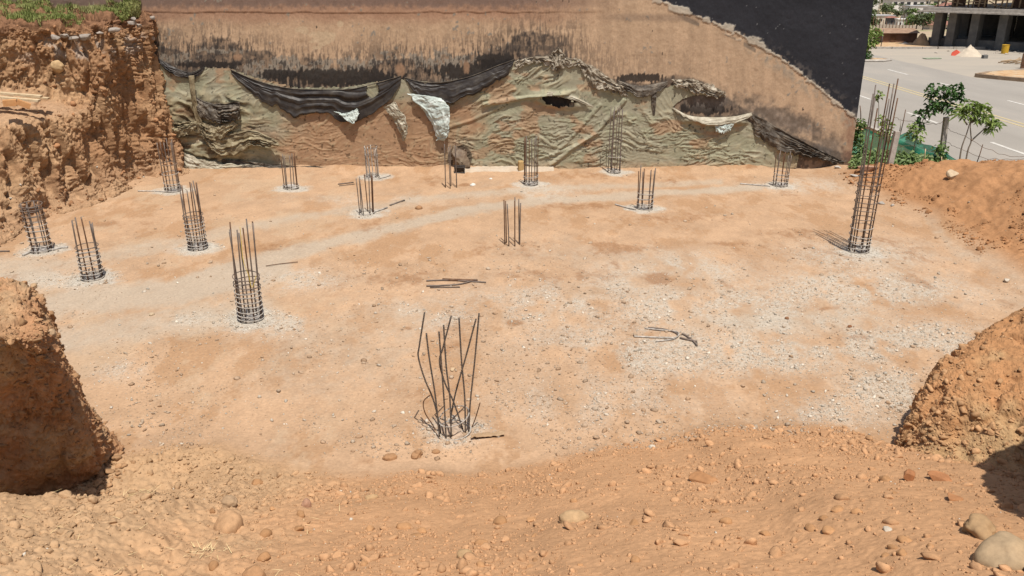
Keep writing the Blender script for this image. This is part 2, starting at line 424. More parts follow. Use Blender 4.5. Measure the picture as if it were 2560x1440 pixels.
def col_bank(G, d):
    x, y, z = G[..., 0], G[..., 1], G[..., 2]
    n = fb3(x * 1.1, y * 1.1, z * 1.6, 201, 4); n2 = fb3(x * 4, y * 4, z * 4, 211, 3)
    a = np.array([0.300, 0.168, 0.088])[None, None] * (0.78 + 0.45 * n2)[..., None]
    t = ss(0.42, 0.66, n)[..., None]; a = a * (1 - t) + np.array([0.36, 0.222, 0.122]) * (0.8 + 0.4 * n2)[..., None] * t
    top = ss(3.3, 3.62, z + (n - 0.5) * 0.5)[..., None]; a = a * (1 - top) + np.array([0.20, 0.105, 0.058]) * top
    ash = (ss(2.75, 3.0, z) * ss(3.45, 3.2, z) * ss(0.50, 0.60, n2) * ss(-10.9, -10.2, x))[..., None]
    a = a * (1 - 0.7 * ash) + np.array([0.36, 0.30, 0.25]) * 0.7 * ash
    low = ss(0.9, 0.2, z)[..., None] * 0.45; a = a * (1 - low) + ORANGE * 0.95 * low
    ter = (ss(1.7, 1.95, z) * ss(2.5, 2.25, z) * ss(18.9, 18.3, y))[..., None] * 0.75  # ledge: sandy tone, lightened to stand for sunlight on it
    a = a * (1 - ter) + ORANGE * ter
    return a
def rows(cols): return np.swapaxes(np.array([[PD(*p) for p in c] for c in cols]), 0, 1)
LB = rows([
    [(-330, 730, 13.0), (-330, 640, 13.6), (-330, 480, 14.4), (-330, 370, 15.2), (-330, 270, 16.6), (-330, 130, 17.0), (-330, 70, 17.3), (-340, 30, 21.2)],
    [(-20, 620, 14.5), (-10, 560, 15.2), (-10, 430, 16.2), (-10, 318, 16.8), (-10, 238, 18.2), (-10, 105, 18.5), (-10, 58, 18.8), (-10, 6, 21.3)],
    [(90, 555, 16.15), (90, 520, 16.7), (90, 420, 17.1), (90, 302, 17.5), (95, 236, 18.7), (95, 110, 18.9), (95, 55, 19.2), (95, 6, 21.3)],
    [(180, 525, 17.1), (180, 495, 17.5), (185, 400, 17.9), (195, 295, 18.3), (205, 240, 18.9), (195, 115, 19.2), (195, 52, 19.5), (195, 5, 21.3)],
    [(275, 495, 18.1), (280, 470, 18.5), (265, 380, 18.8), (262, 285, 19.1), (268, 205, 19.3), (262, 110, 19.5), (268, 42, 19.9), (275, 4, 21.3)],
    [(355, 455, 19.6), (350, 435, 19.9), (345, 340, 20.1), (335, 240, 20.3), (335, 155, 20.4), (335, 92, 20.5), (335, 28, 20.8), (335, 4, 21.3)],
    [(462, 432, 20.5), (448, 408, 20.75), (428, 330, 20.85), (405, 240, 20.95), (385, 155, 20.95), (385, 95, 21.0), (380, 40, 21.1), (372, 20, 21.35)],
    [(490, 425, 21.3), (465, 400, 21.4), (440, 320, 21.4), (412, 240, 21.4), (395, 155, 21.4), (395, 95, 21.4), (390, 55, 21.4), (385, 40, 21.5)]])
_b = LB[0].copy(); _b[:, 1] -= .5; _b[:, 2] = -.28
LB = np.concatenate([_b[None], LB])
LBK, LBG = bank("earth_bank", LB, 400, 500, 0.32, 301, col_bank, groove=0.20,
    mask=lambda G: 1 - .72 * ss(1.72, 1.88, G[..., 2]) * ss(2.42, 2.28, G[..., 2]) * ss(19.0, 18.6, G[..., 1]) - .4 * ss(.55, .1, G[..., 2]))

def col_mound(G, d):
    x, y, z = G[..., 0], G[..., 1], G[..., 2]
    n = fb3(x * 2, y * 2, z * 2, 221, 4); n2 = fb3(x * 9, y * 9, z * 9, 231, 3)
    a = np.array([0.355, 0.190, 0.097]) * (0.8 + 0.4 * n2)[..., None]
    t = ss(0.45, 0.7, n)[..., None]
    return a * (1 - t) + np.array([0.37, 0.245, 0.14]) * (0.8 + 0.4 * n2)[..., None] * t
def col_moundr(G, d):
    return col_mound(G, d) * np.array([1.06, 1.02, .92])
def bk(p, D, z): return [p[0] * D / p[1], D, z]
rowsL = [[(-260, 1290, 6.6), (-50, 1275, 6.65), (100, 1262, 6.75), (215, 1235, 6.95), (275, 1175, 7.3), (290, 1110, 7.72), (235, 1085, 8.3)],  # right foot lobe stands in for a ground shadow; overhang shaped for shade
         [(-260, 1130, 6.22), (-50, 1125, 6.22), (100, 1120, 6.35), (205, 1098, 6.6), (245, 1078, 7.05), (232, 1055, 7.55), (200, 1040, 8.3)],
         [(-260, 970, 5.88), (-50, 970, 5.88), (85, 970, 5.98), (168, 968, 6.3), (192, 962, 6.9), (186, 955, 7.5), (165, 950, 8.3)],
         [(-260, 855, 5.55), (-50, 850, 5.56), (60, 852, 5.66), (132, 852, 6.0), (155, 868, 6.7), (150, 875, 7.5), (135, 880, 8.3)],
         [(-260, 770, 6.0), (-50, 770, 6.05), (50, 775, 6.1), (112, 792, 6.4), (138, 812, 6.95), (135, 822, 7.6), (125, 830, 8.3)],
         [(-260, 690, 7.2), (-50, 688, 7.25), (35, 700, 7.25), (88, 735, 7.3), (112, 775, 7.45), (115, 790, 7.9), (110, 805, 8.4)]]
RL = [[PD(*p) for p in r] for r in rowsL]
RL.append([np.array([p[0] * 1.25, 9.0, -0.15]) for p in RL[-1]])
_, MLG = bank("earth_mound", np.array(RL), 440, 440, 0.22, 321, col_mound, fs=1.7, groove=.05)
rowsR = [[(2225, 1155, 7.3), (2330, 1200, 6.6), (2470, 1255, 6.0), (2560, 1275, 5.8), (2680, 1275, 5.7), (2900, 1255, 5.7)],
         [(2248, 1130, 7.38), (2365, 1136, 7.0), (2470, 1148, 6.8), (2560, 1155, 6.6), (2660, 1150, 6.5), (2850, 1130, 6.5)],
         [(2254, 1119, 7.50), (2312, 1060, 7.40), (2388, 1008, 7.35), (2475, 968, 7.40), (2595, 930, 7.45), (2800, 860, 7.7)],
         [(2251, 1110, 7.65), (2284, 1008, 7.85), (2346, 912, 8.15), (2428, 850, 8.45), (2562, 766, 8.85), (2740, 640, 9.3)]]
RR = [[PD(*p) for p in r] for r in rowsR]
RR.append([np.array([p[0] * 1.20, p[1] + .8, p[2] * .5]) for p in RR[-1]])
RR.append([np.array([p[0] * 1.5, p[1] + 1.8, -0.2]) for p in RR[3]])
_, MRG = bank("earth_mound", np.array(RR), 460, 460, 0.10, 341, col_moundr, fs=2.2, groove=.05)
# unseen bank right of the cut, added and shaped to throw the lower right shade
_rim = [(3.0, 1.2), (2.92, 3.0), (3.14, 3.86), (3.95, 4.95), (5.0, 5.92), (9, 7.6)]
NB = np.array([[[a + .75, b_ - .25, 0.2] for a, b_ in _rim], [[a + .35, b_ - .12, 1.9] for a, b_ in _rim], [[a, b_, 3.0] for a, b_ in _rim],
               [[a + .45, b_ - .35, 3.15] for a, b_ in _rim], [[a + 4.0, b_ - 1.5, 3.1] for a, b_ in _rim]])
bank("earth_bank", NB, 260, 300, 0.16, 361, col_mound, flip=False)

# ------------------------------------------------------------------ outer ground, verge, roads
m, t, b = new_mat("dry_earth", 0.95, 0.1)
n = noise_node(t, 0.05, 8, 0.7); r = ramp(t, n.outputs[0], [(0.3, (0.30, 0.22, 0.14)), (0.5, (0.38, 0.29, 0.2)), (0.62, (0.20, 0.20, 0.09)), (0.75, (0.16, 0.18, 0.07))])
t.links.new(r.outputs[0], b.inputs["Base Color"]); M_FAR = m
prof = [(-400, -0.25), (0, -0.25), (62, -0.25), (75, -0.6), (250, -10.6), (500, -14.2), (700, -16), (1500, -14), (3000, -14)]
ys = np.concatenate([np.linspace(-400, 0, 5), np.linspace(20, 100, 17), np.linspace(110, 700, 40), np.linspace(800, 3000, 12)])
xs = np.concatenate([np.linspace(-2500, -100, 8), np.linspace(-80, 500, 50), np.linspace(600, 2500, 8)])
def farz(y): return np.interp(y, [p[0] for p in prof], [p[1] for p in prof])
X, Y = np.meshgrid(xs, ys)
Z = farz(Y) + (fb2(X / 40, Y / 40, 401, 3) - 0.5) * np.clip((Y - 70) / 60, 0, 1) * 2.0
tag(mesh_obj("ground", np.stack([X, Y, Z], -1).reshape(-1, 3), gridfaces(len(ys), len(xs)), M_FAR), kind="structure")

def sheet(name, x0, x1, y0, y1, z, mat, nx=2, ny=2, amp=0, seed=0, attrs=None):
    X, Y = np.meshgrid(np.linspace(x0, x1, nx), np.linspace(y0, y1, ny))
    Z = np.full_like(X, z) + (fb2(X * 1.5, Y * 1.5, seed, 4) - 0.5) * amp
    o = mesh_obj(name, np.stack([X, Y, Z], -1).reshape(-1, 3), gridfaces(ny, nx), mat, None, attrs)
    return tag(o, kind="structure")
M_VERGE = noisy("verge_soil", (0.34, 0.19, 0.09), (0.44, 0.29, 0.16), 3, 0.95, 0.6, 0.02, (0.42, 0.36, 0.26))
sheet("verge", 8.2, 11.42, 20.6, 64, -0.04, M_VERGE, 40, 300, 0.12, 411)
m, t, b = new_mat("worn_asphalt", 0.9, 0.2)
n = noise_node(t, 0.5, 7, 0.65, stretch=(1, 0.25, 1)); r = ramp(t, n.outputs[0], [(0.3, (0.255, 0.23, 0.20)), (0.55, (0.29, 0.262, 0.228)), (0.75, (0.345, 0.298, 0.248))])
n2 = noise_node(t, 60, 3, 0.7); r2 = ramp(t, n2.outputs[0], [(0.3, (0.85,) * 3), (0.7, (1.08,) * 3)])
t.links.new(mixc(t, 1.0, r.outputs[0], r2.outputs[0], 'MULTIPLY'), b.inputs["Base Color"]); M_ROAD = m
m, t, b = new_mat("dusty_paving", 0.95, 0.1)
n = noise_node(t, 0.35, 8, 0.7, stretch=(0.5, 1.2, 1)); r = ramp(t, n.outputs[0], [(0.3, (0.285, 0.255, 0.215)), (0.5, (0.325, 0.285, 0.235)), (0.7, (0.355, 0.30, 0.24))])
t.links.new(r.outputs[0], b.inputs["Base Color"]); M_DUST = m
sheet("road", 11.42, 70.0, -30, 40.5, 0.0, M_ROAD)
sheet("road", 11.42, 22.0, 40.5, 64, 0.0, M_ROAD)
sheet("side_road", 22.0, 90, 40.5, 57.2, -0.004, M_DUST)
sheet("forecourt", 21.8, 90, 57.2, 64, 0.02, M_VERGE)
PV = [(22.3, 41.2), (22.8, 40.3), (23.5, 39.4), (25.0, 37.6), (27.5, 35.0), (34, 30), (60, 26), (60, 46), (26.4, 43.4), (23.2, 42.0)]
XX, YY = np.meshgrid(np.linspace(22, 60, 200), np.linspace(25.5, 46, 160))
kk = inpoly(XX, YY, PV); kk = kk[:-1, :-1] & kk[1:, 1:] & kk[1:, :-1] & kk[:-1, 1:]
ZZ = .14 + (fb2(XX * 1.2, YY * 1.2, 415, 4) - .3) * .16
tag(mesh_obj("pavement", np.stack([XX, YY, ZZ], -1).reshape(-1, 3), gridfaces(160, 200, kk), M_VERGE), kind="structure")
kb = MB()
arc = PV[::-1][1:3][::-1][::-1] + [PV[0]] + PV[1:7]
arc = [PV[8], PV[9]] + PV[:7]
for (x1, y1), (x2, y2) in zip(arc[:-1], arc[1:]):
    l = math.hypot(x2 - x1, y2 - y1)
    kb.box(((x1 + x2) / 2, (y1 + y2) / 2, 0.08), (l + 0.05, 0.3, 0.17), math.atan2(y2 - y1, x2 - x1))
tag(kb.build("kerb", noisy("shade_brown_kerb", (.2, .13, .08), (.3, .22, .15), 2, .95, .4, .02)), kind="structure")  # brown shadow on the kerb face is put into its colour
kb = MB()
kb.box((11.45, 20, 0.04), (0.15, 90, 0.10))
tag(kb.build("kerb", M_CONC), kind="structure")
kb = MB()
for k in range(40):
    kb.box((22.4 + k * 1.0, 57.2 - 0.02 * k + math.sin(k * 1.7) * 0.05, 0.06), (0.97, 0.16, 0.14))
tag(kb.build("kerb", M_CONC), kind="structure")
M_WLINE = noisy("worn_white_paint", (0.36, 0.335, 0.30), (0.58, 0.55, 0.50), 8, 0.8, 0)
M_YLINE = noisy("worn_yellow_paint", (0.36, 0.30, 0.19), (0.46, 0.37, 0.20), 5, 0.8, 0)
mk = MB()
for x in (16.62, 16.92): mk.box((x, 17, 0.003), (0.12, 94, 0.004))
tag(mk.build("yellow_centre_lines", M_YLINE), kind="structure")
mk = MB()
for k in range(-3, 9):
    mk.box((14.15, 23.6 + k * 5.6, 0.003), (0.13, 2.3, 0.004)); mk.box((19.4, 26.6 + k * 5.6, 0.003), (0.13, 2.3, 0.004))
tag(mk.build("white_lane_dashes", M_WLINE), kind="structure")

# ------------------------------------------------------------------ neighbouring building with its stained wall
YW = 21.25
xw = np.linspace(-15.5, 8.66, 1150); zw = np.linspace(-0.3, 4.6, 250)
WX, WZ = np.meshgrid(xw, zw)
PX, PY = proj(WX, np.full_like(WX, YW), WZ)
def black_edge(px): return np.interp(px, [1560, 1640, 1720, 1840, 1950, 2040, 2100, 2200], [-35, -5, 30, 78, 142, 212, 262, 345])
SE_X = [380, 420, 470, 510, 575, 640, 740, 860, 1000, 1010, 1040, 1130, 1250, 1285, 1340, 1445, 1480, 1560, 1620, 1690, 1760, 1850, 1900, 1960, 2100]
SE_Y = [150, 165, 180, 165, 168, 190, 215, 215, 192, 195, 200, 205, 165, 152, 146, 150, 195, 222, 232, 205, 225, 285, 320, 350, 400]
def sheet_edge(px): return np.interp(px, SE_X, SE_Y)
fine = fb2(PX / 4.5, PY / 34, 501, 4, .6); mid = fb2(PX / 16, PY / 90, 511, 3); blot = fb2(PX / 60, PY / 45, 521, 4); sm = fb2(PX / 9, PY / 12, 531, 3)
tan = np.array([0.425, 0.293, 0.19]); red = np.array([0.315, 0.178, 0.115]); dk = np.array([0.05, 0.042, 0.038]); gy = np.array([0.245, 0.208, 0.165])
W = tan * (0.82 + 0.36 * mid)[..., None]
left = ss(1620, 1250, PX)
tred = (ss(75, 35, PY + (blot - .5) * 30) * left * 0.8)[..., None]; W = W * (1 - tred) + red * (0.85 + 0.3 * blot)[..., None] * tred
tb = (ss(26, 8, PY + (sm - .5) * 22) * left * 0.75)[..., None]; W = W * (1 - tb) + np.array([0.14, 0.10, 0.085]) * tb
se = sheet_edge(PX); above = se - PY
fin2 = fb2(PX / 2.6, PY / 20, 505, 3, .6)
streak = ss(0.49, 0.57, fin2 * 0.55 + fine * .33 + mid * 0.12 + 0.10 * np.clip(1 - np.abs(above - 40) / 80, -1, 1) + (blot - .5) * .28 - 0.02)
str_m = (streak * ss(150, 60, above) * ss(2050, 1500, PX) * 0.70)[..., None]
str_m = str_m * (0.35 + 0.65 * ss(1700, 1300, PX))[..., None]
W = W * (1 - str_m) + np.array([0.128, 0.094, 0.07]) * str_m
# black waterproofing bared above the sagging sheets
band = ss(78, 30, above + (blot - .5) * 60 + (fine - .5) * 30) * ss(1500, 1330, PX)
band = np.maximum(band, ss(35, 8, above + (fine - .5) * 30) * ss(1480, 1560, PX) * 0.8)
bk_ = (ss(.30, .62, band + (fine - .5) * .9) * (0.6 + 0.4 * ss(0.40, 0.50, sm)))[..., None]; W = W * (1 - 0.8 * bk_) + dk * 0.8 * bk_
for (cx, cy, rx, ry) in [(700, 158, 60, 14), (860, 165, 80, 16), (640, 168, 30, 10), (1090, 150, 60, 20), (560, 128, 50, 5), (430, 145, 40, 8), (1130, 165, 60, 22), (770, 178, 120, 14)]:
    gm = (ss(0.44, 0.52, gauss(PX, PY, cx, cy, rx * 1.2, ry * 1.3) + (sm - .5) * 1.2 + (blot - .5) * .8 + (fine - .5) * .15) * ss(0.37, 0.46, fin2 * .3 + sm * .7))[..., None]; W = W * (1 - 0.85 * gm) + gy * 0.85 * gm
for (cx, cy, rx, ry) in [(850, 196, 170, 26), (1180, 178, 110, 22), (700, 186, 60, 14), (1240, 150, 60, 18), (1000, 188, 26, 9), (1240, 160, 50, 14), (1600, 195, 60, 12), (520, 162, 80, 10), (1392, 250, 60, 20), (1760, 272, 70, 16)]:  # last two darken the wall behind the torn hole and the pocket
    gm = (ss(0.36, 0.48, gauss(PX, PY, cx, cy, rx, ry) + (fine - .5) * .9 + (sm - .5) * .4))[..., None]; W = W * (1 - 0.92 * gm) + dk * 0.5 * 0.92 * gm
drip = (ss(.56, .62, fin2 * .6 + sm * .4) * ss(4, 20, above) * ss(95, 50, above) * ss(1400, 1300, PX) * .85)[..., None]; W = W * (1 - drip) + dk * .8 * drip
for (cx, cy, rx, ry) in [(805, 95, 34, 20), (755, 75, 18, 10), (850, 60, 8, 8), (792, 119, 11, 5)]:
    q = np.hypot((PX - cx) / rx, (PY - cy) / ry) + (sm - .5) * 0.9
    gm = ss(1.0, 0.9, q)[..., None]; W = W * (1 - gm * 0.8) + np.array([0.47, 0.35, 0.23]) * gm * 0.8
for (cx, cy, rx, ry) in [(593, 142, 12, 11), (1000, 175, 16, 20), (1165, 168, 10, 20)]:
    gm = ss(.4, .7, gauss(PX, PY, cx, cy, rx, ry) + (fine - .5) * .6 + (sm - .5) * .4)[..., None]; W = W * (1 - gm * 0.7) + np.array([0.335, 0.205, 0.125]) * gm * 0.7
# grey soot towards the lower right corner; dark patch inside the pocket
q = ss(1.15, 0.3, np.hypot((PX - 1960) / 150, (PY - (300 + (PX - 1960) * 0.36)) / 42) + (sm - .5) * 1.0)
q = np.maximum(q, 0.9 * ss(1.1, 0.4, np.hypot((PX - 2070) / 55, (PY - 368) / 34) + (sm - .5) * .8))
q = np.maximum(q, ss(1.1, 0.5, np.hypot((PX - 1770) / 75, (PY - 252) / 26) + (sm - .5) * .9))[..., None]
W = W * (1 - 0.8 * q) + (np.array([0.125, 0.105, 0.09]) * (0.5 + 1.6 * sm ** 2)[..., None]) * 0.8 * q
rk = ss(30, 4, np.abs(PX - (2135 - (PY) * 0.02)) + (sm - .5) * 30)[..., None] * ss(230, 280, PY)[..., None]
W = W * (1 - .6 * rk) + np.array([0.22, 0.11, 0.07]) * .6 * rk
# black paint of the upper right part, with a ragged torn edge
be = black_edge(PX); dd = be - PY
edge_n = (fb2(PX / 7, PY / 7, 541, 4) - 0.5)
blk = ss(-2, 2, dd + edge_n * 16)
wsp = np.where(fb2(PX / 260, PY / 7, 545, 2) > .5, 1, 1)
speck = (vn2(PX / 2.6, PY / 3.6, 551) > 0.975) & (fb2(PX / 90, PY / 60, 553, 2) > .45)
bcol = np.array([0.026, 0.026, 0.031]) * (0.8 + 0.4 * blot)[..., None]
bcol = np.where(speck[..., None], np.array([0.14, 0.14, 0.14]), bcol)
low = (ss(45, 5, dd) * ss(1900, 2000, PX) * ss(.5, .62, sm))[..., None]; bcol = bcol * (1 - low) + np.array([0.09, 0.08, 0.075]) * low
W = W * (1 - blk[..., None]) + bcol * blk[..., None]
gw_ = 3 + 22 * ss(.45, .85, fb2(PX / 26, PY / 26, 543, 3))
gl = (ss(1.0, .55, (np.abs(-dd - 2) + edge_n * 12) / gw_) * ss(1590, 1660, PX) * 0.85)[..., None]
W = W * (1 - gl) + np.array([0.42, 0.365, 0.29]) * (0.8 + .4 * sm)[..., None] * gl
gl2 = (ss(34, 10, np.abs(-dd - 20)) * ss(.47, .6, sm) * ss(1800, 1950, PX) * .6)[..., None]
W = W * (1 - gl2) + np.array([0.30, 0.245, 0.185]) * gl2
dkp = (ss(5, 1, np.abs(-dd - 20) + (vn2(PX / 22, PY * 0, 555) - .5) * 8) * (vn2(PX / 28, PX * 0, 556) > .5) * ss(1680, 1720, PX) * ss(2000, 1950, PX))[..., None]
W = W * (1 - .7 * dkp) + np.array([0.12, 0.10, 0.08]) * .7 * dkp
gap = (ss(14, 3, np.abs(PY - (28 + 0.01 * PX) )) * ss(1480, 1560, PX) * ss(1790, 1740, PX) * (dd < 0))[..., None]
W = W * (1 - .5 * gap) + np.array([0.2, 0.14, 0.1]) * .5 * gap
relief = (sm - .5) * 0.012 + (fine - .5) * 0.006 - 0.012 * ss(-1, 1, PY - (31 + (vn2(PX / 40, PX * 0, 561) - .5) * 4)) * left
relief += 0.02 * (gl[..., 0]) + 0.012 * band
nb = thing("neighbouring_building", "long building whose stained brown and black side wall closes the pit", "building", (0, YW, 0))
V = np.stack([WX, -relief, WZ], -1).reshape(-1, 3)
mesh_obj("stained_wall", V, gridfaces(len(zw), len(xw)), M_WALL, nb, {"albedo": W.reshape(-1, 3)})
M_BLACKW = noisy("black_wall_paint", (0.02, 0.02, 0.024), (0.032, 0.032, 0.037), 3, 0.9, 0.3, 0.01)
bb = MB((0, YW, 0)); bb.box((-3.42, YW + 6.05, 2.15), (24.14, 12, 4.9)); bb.box((-3.42, YW + 6.0, 6.3), (24.16, 12.1, 3.4))
bb.build("building_shell", M_BLACKW, nb)

# ------------------------------------------------------------------ plastic sheeting stuck over the lower wall
poly = list(zip(SE_X[:-1], [v + 2 for v in SE_Y[:-1]])) + [(2000, 372), (1990, 420), (1900, 440), (640, 440), (380, 450)]
xs_ = np.arange(385, 2080, 2.0); ys_ = np.arange(138, 442, 1.8)
QX, QY = np.meshgrid(xs_, ys_)
jag = (fb2(QX / 6, QY / 6, 601, 3) - .5) * 9
keep = inpoly(QX, QY + jag, poly)
hole = np.hypot((QX - 1392) / 42, (QY - 250 - (QX - 1392) * .18) / 13) + (fb2(QX / 10, QY / 10, 603, 2) - .5) * .8 < 1
pocket = inpoly(QX, QY, [(1682, 268), (1705, 248), (1740, 238), (1790, 236), (1840, 250), (1885, 284), (1850, 292), (1800, 302), (1740, 298), (1700, 285)])
pits = (np.hypot((QX - 1150) / 34, (QY - 392) / 32) < .9)
keep &= ~hole & ~pocket
w1 = (fb2(QX / 90, QY / 70, 611, 3) - .5); w2 = (fb2(QX / 90 + 9, QY / 70, 621, 3) - .5)
def wrinkle(ang, lx, ly, seed, pw=4):
    ca, sa = math.cos(ang), math.sin(ang)
    a = (QX + 60 * w1) * ca + (QY + 60 * w2) * sa; bq = -(QX + 60 * w1) * sa + (QY + 60 * w2) * ca
    nn = fb2(a / lx, bq / ly, seed, 2, .35)
    return np.clip(1 - np.abs(2 * nn - 1) * 1.0, 0, 1) ** pw
region = fb2(QX / 140, QY / 100, 641, 2)
hor = np.maximum(wrinkle(0.04, 46, 8, 651, 6), .8 * wrinkle(-.12, 34, 6, 655, 6)); dg1 = wrinkle(0.75, 80, 12, 661, 6); dg2 = wrinkle(-0.7, 80, 12, 671, 6)
lowf = ss(270, 370, QY)
wmix = hor * (0.30 + 0.70 * lowf) + dg1 * ss(.50, .62, region) * (1 - .8 * lowf) + dg2 * ss(.5, .38, region) * (1 - .8 * lowf)
rightm = ss(1080, 1180, QX)
calm = ss(0.30, 0.55, fb2(QX / 80, QY / 50, 681, 2))
amp = 0.036 * (0.25 + 0.75 * calm) * (0.6 + 0.5 * rightm)
leftd = ss(700, 560, QX) * ss(215, 260, QY)
folds = wrinkle(0.1, 70, 14, 691, 2)
disp = 0.03 + wmix * amp + leftd * (folds * 0.07 + 0.10 * fb2(QX / 40, QY / 25, 695, 3)) + 0.03 * ss(300, 430, QY) * fb2(QX / 120, QY / 60, 697, 2)
for pts, hgt in [([(1560, 250), (1490, 330), (1375, 410)], .05), ([(1500, 330), (1420, 372), (1350, 395)], .035), ([(1500, 262), (1440, 330), (1390, 380)], .03), ([(1210, 260), (1320, 242), (1420, 232)], .07), ([(1080, 330), (1180, 300), (1260, 262)], .03)]:
    disp += hgt * ss(6, 1, plinedist(QX, QY, pts) + w1 * 6)
disp += 0.08 * ss(2.0, 1.0, np.hypot((QX - 1392) / 42, (QY - 250 - (QX - 1392) * .18) / 13)) 
disp += 0.10 * ss(14, 2, np.abs(QY - (300 + 3 * np.sin(QX / 40)) )) * ss(1690, 1720, QX) * ss(1880, 1850, QX)
P = PD(QX, QY, YW); P[..., 1] -= disp
green = np.array([0.295, 0.270, 0.192]); brown = np.array([0.335, 0.192, 0.108]); yelw = np.array([0.31, 0.265, 0.16])
bl = fb2(QX / 70, QY / 40, 701, 4); b2 = fb2(QX / 12, QY / 10, 711, 3)
bm = ss(620, 760, QX + (bl - .5) * 240) * ss(1240, 1120, QX + (bl - .5) * 260) * ss(215, 265, QY + (bl - .5) * 80)
bm = np.maximum(bm, 0.55 * ss(395, 425, QY + (b2 - .5) * 20)); bm = np.maximum(bm, .75 * ss(.62, .72, bl))
C = green * (0.86 + .3 * b2)[..., None]
gb = ss(.4, .6, fb2(QX / 45, QY / 30, 721, 3))[..., None]; C = C * (1 - .35 * gb) + np.array([0.25, 0.255, 0.16]) * .35 * gb
C = C * (1 - .85 * bm[..., None]) + brown * (.85 + .3 * b2)[..., None] * .85 * bm[..., None]
ld = (leftd * ss(.40, .52, fb2(QX / 34, QY / 13, 731, 4)))[..., None]; C = C * (1 - .85 * ld) + np.array([0.10, 0.066, 0.036]) * .85 * ld
yl = (leftd * ss(.5, .62, folds))[..., None]; C = C * (1 - .5 * yl) + yelw * .5 * yl
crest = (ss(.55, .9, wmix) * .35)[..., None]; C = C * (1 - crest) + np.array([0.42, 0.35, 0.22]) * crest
spots = (fb2(QX / 7, QY / 7, 741, 2) > .80)[..., None]; C = np.where(spots, C * .45, C)
df = pits[..., None] * .8; C = C * (1 - df) + np.array([0.06, 0.042, 0.03]) * df
kf = keep[:-1, :-1] & keep[1:, :-1] & keep[:-1, 1:] & keep[1:, 1:]
nr_, nc_ = QX.shape
o = mesh_obj("plastic_sheeting", P.reshape(-1, 3), gridfaces(nr_, nc_, kf)[:, ::-1].copy(), M_SHEET, None, {"albedo": C.reshape(-1, 3)})
tag(o, "wrinkled olive plastic sheeting, brown with mud in the middle, stuck over the lower wall", "tarpaulin")

def tint(name, c1, c2, c3, rough=0.6): return noisy(name, c1, c2, 5, rough, 0.4, 0.012, c3, spec=0.3)
M_OLIVE = tint("olive_sheet", (0.065, 0.046, 0.026), (0.19, 0.15, 0.088), (0.37, 0.315, 0.20))
M_PALEBLUE = tint("pale_blue_sheet", (0.22, 0.24, 0.22), (0.42, 0.47, 0.43), (0.66, 0.70, 0.66))
M_BEIGE = tint("beige_sheet", (0.16, 0.135, 0.09), (0.33, 0.29, 0.215), (0.50, 0.46, 0.37))
M_FRINGE = tint("torn_fringe", (0.06, 0.045, 0.032), (0.22, 0.18, 0.13), (0.52, 0.47, 0.38))
M_DKBROWN = tint("sooty_sheet", (0.025, 0.02, 0.016), (0.075, 0.06, 0.045), (0.2, 0.165, 0.125))
def drape(name, label, top, bot, o0, o1, mat, seed, folds=5, famp=0.035, jagb=4, cut=None, nu=140, nv=44, crump=0.0, cat="tarpaulin", rope=False):
    """cloth between an upper and a lower edge (photo pixels on the wall), standing o0..o1 metres off it"""
    T = catmull(np.array(top, float), nu); Bq = catmull(np.array(bot, float), nu)
    uu = np.linspace(0, 1, nu)
    Bq[:, 1] += (fb2(uu * 26, uu * 0 + seed, seed, 3) - .5) * 2 * jagb * np.clip(np.sin(np.pi * uu) * 3, 0, 1)
    v = np.linspace(0, 1, nv)[:, None]
    XX = T[None, :, 0] * (1 - v) + Bq[None, :, 0] * v; YY = T[None, :, 1] * (1 - v) + Bq[None, :, 1] * v
    U = np.repeat(uu[None], nv, 0); Vv = np.repeat(v, nu, 1)
    env = np.clip(np.sin(np.pi * U), 0, 1) ** .7
    off = o0 + .45 * (o1 - o0) * env * np.sin(np.pi * np.clip(Vv * .62, 0, 1))
    wv_ = Vv * folds * (1.1 + .9 * fb2(U * 1.7 + seed, U * 0, seed + 6, 2)) + 1.7 * fb2(U * 2.2, Vv * 1.5, seed + 3, 2)
    rdg = np.clip(1 - np.abs(2 * fb2(U * 1.6 + 5, wv_, seed + 4, 2, .45) - 1) * 1.3, 0, 1)
    off += famp * 1.8 * (rdg ** 2 - .35) * env * ss(.25, .65, fb2(U * 4, Vv * 2.5, seed + 9, 2))
    off += (fb2(U * 14, Vv * 4, seed + 5, 3) - .5) * (famp * .8 + crump)
    if crump: 
        XX = XX + (fb2(U * 12, Vv * 5, seed + 7, 3) - .5) * crump * 120; YY = YY + (fb2(U * 12, Vv * 5, seed + 8, 3) - .5) * crump * 120
    off = np.maximum(off, 0.035)
    G = PD(XX, YY, YW); G[..., 1] -= off
    ctr = G.reshape(-1, 3).mean(0)
    kk = np.ones((nv - 1, nu - 1), bool)
    if cut: 
        cx, cy, rx, ry = cut; kk = (np.hypot((XX - cx) / rx, (YY - cy) / ry) > 1)[:-1, :-1]
    G = G - ctr
    F = gridfaces(nv, nu, kk)[:, ::-1].copy()
    if rope:
        root = thing(name, label, cat, ctr)
        o = mesh_obj("cloth", G.reshape(-1, 3), F, mat, root)
        q = MB(); q.tube(G[0] + np.array([0, -.01, .01]), .010, 6); q.build("rope", M_DKBROWN, root, True)
    else:
        o = mesh_obj(name, G.reshape(-1, 3), F, mat); o.location = ctr; tag(o, label, cat)
        root = o
    so = o.modifiers.new("thickness", 'SOLIDIFY'); so.thickness = 0.006
    return root
drape("sagging_sheet", "widest black plastic swag with a torn oval hole, slung on a cord across the wall",
      [(578, 174), (650, 204), (720, 220), (800, 224), (880, 222), (935, 210), (1004, 190)], [(582, 186), (640, 238), (700, 268), (742, 292), (800, 280), (888, 302), (960, 262), (1002, 212)], .05, .20, M_BLACKPLASTIC, 801, 4.5, .04, 9, (931, 224, 15, 19), rope=True)
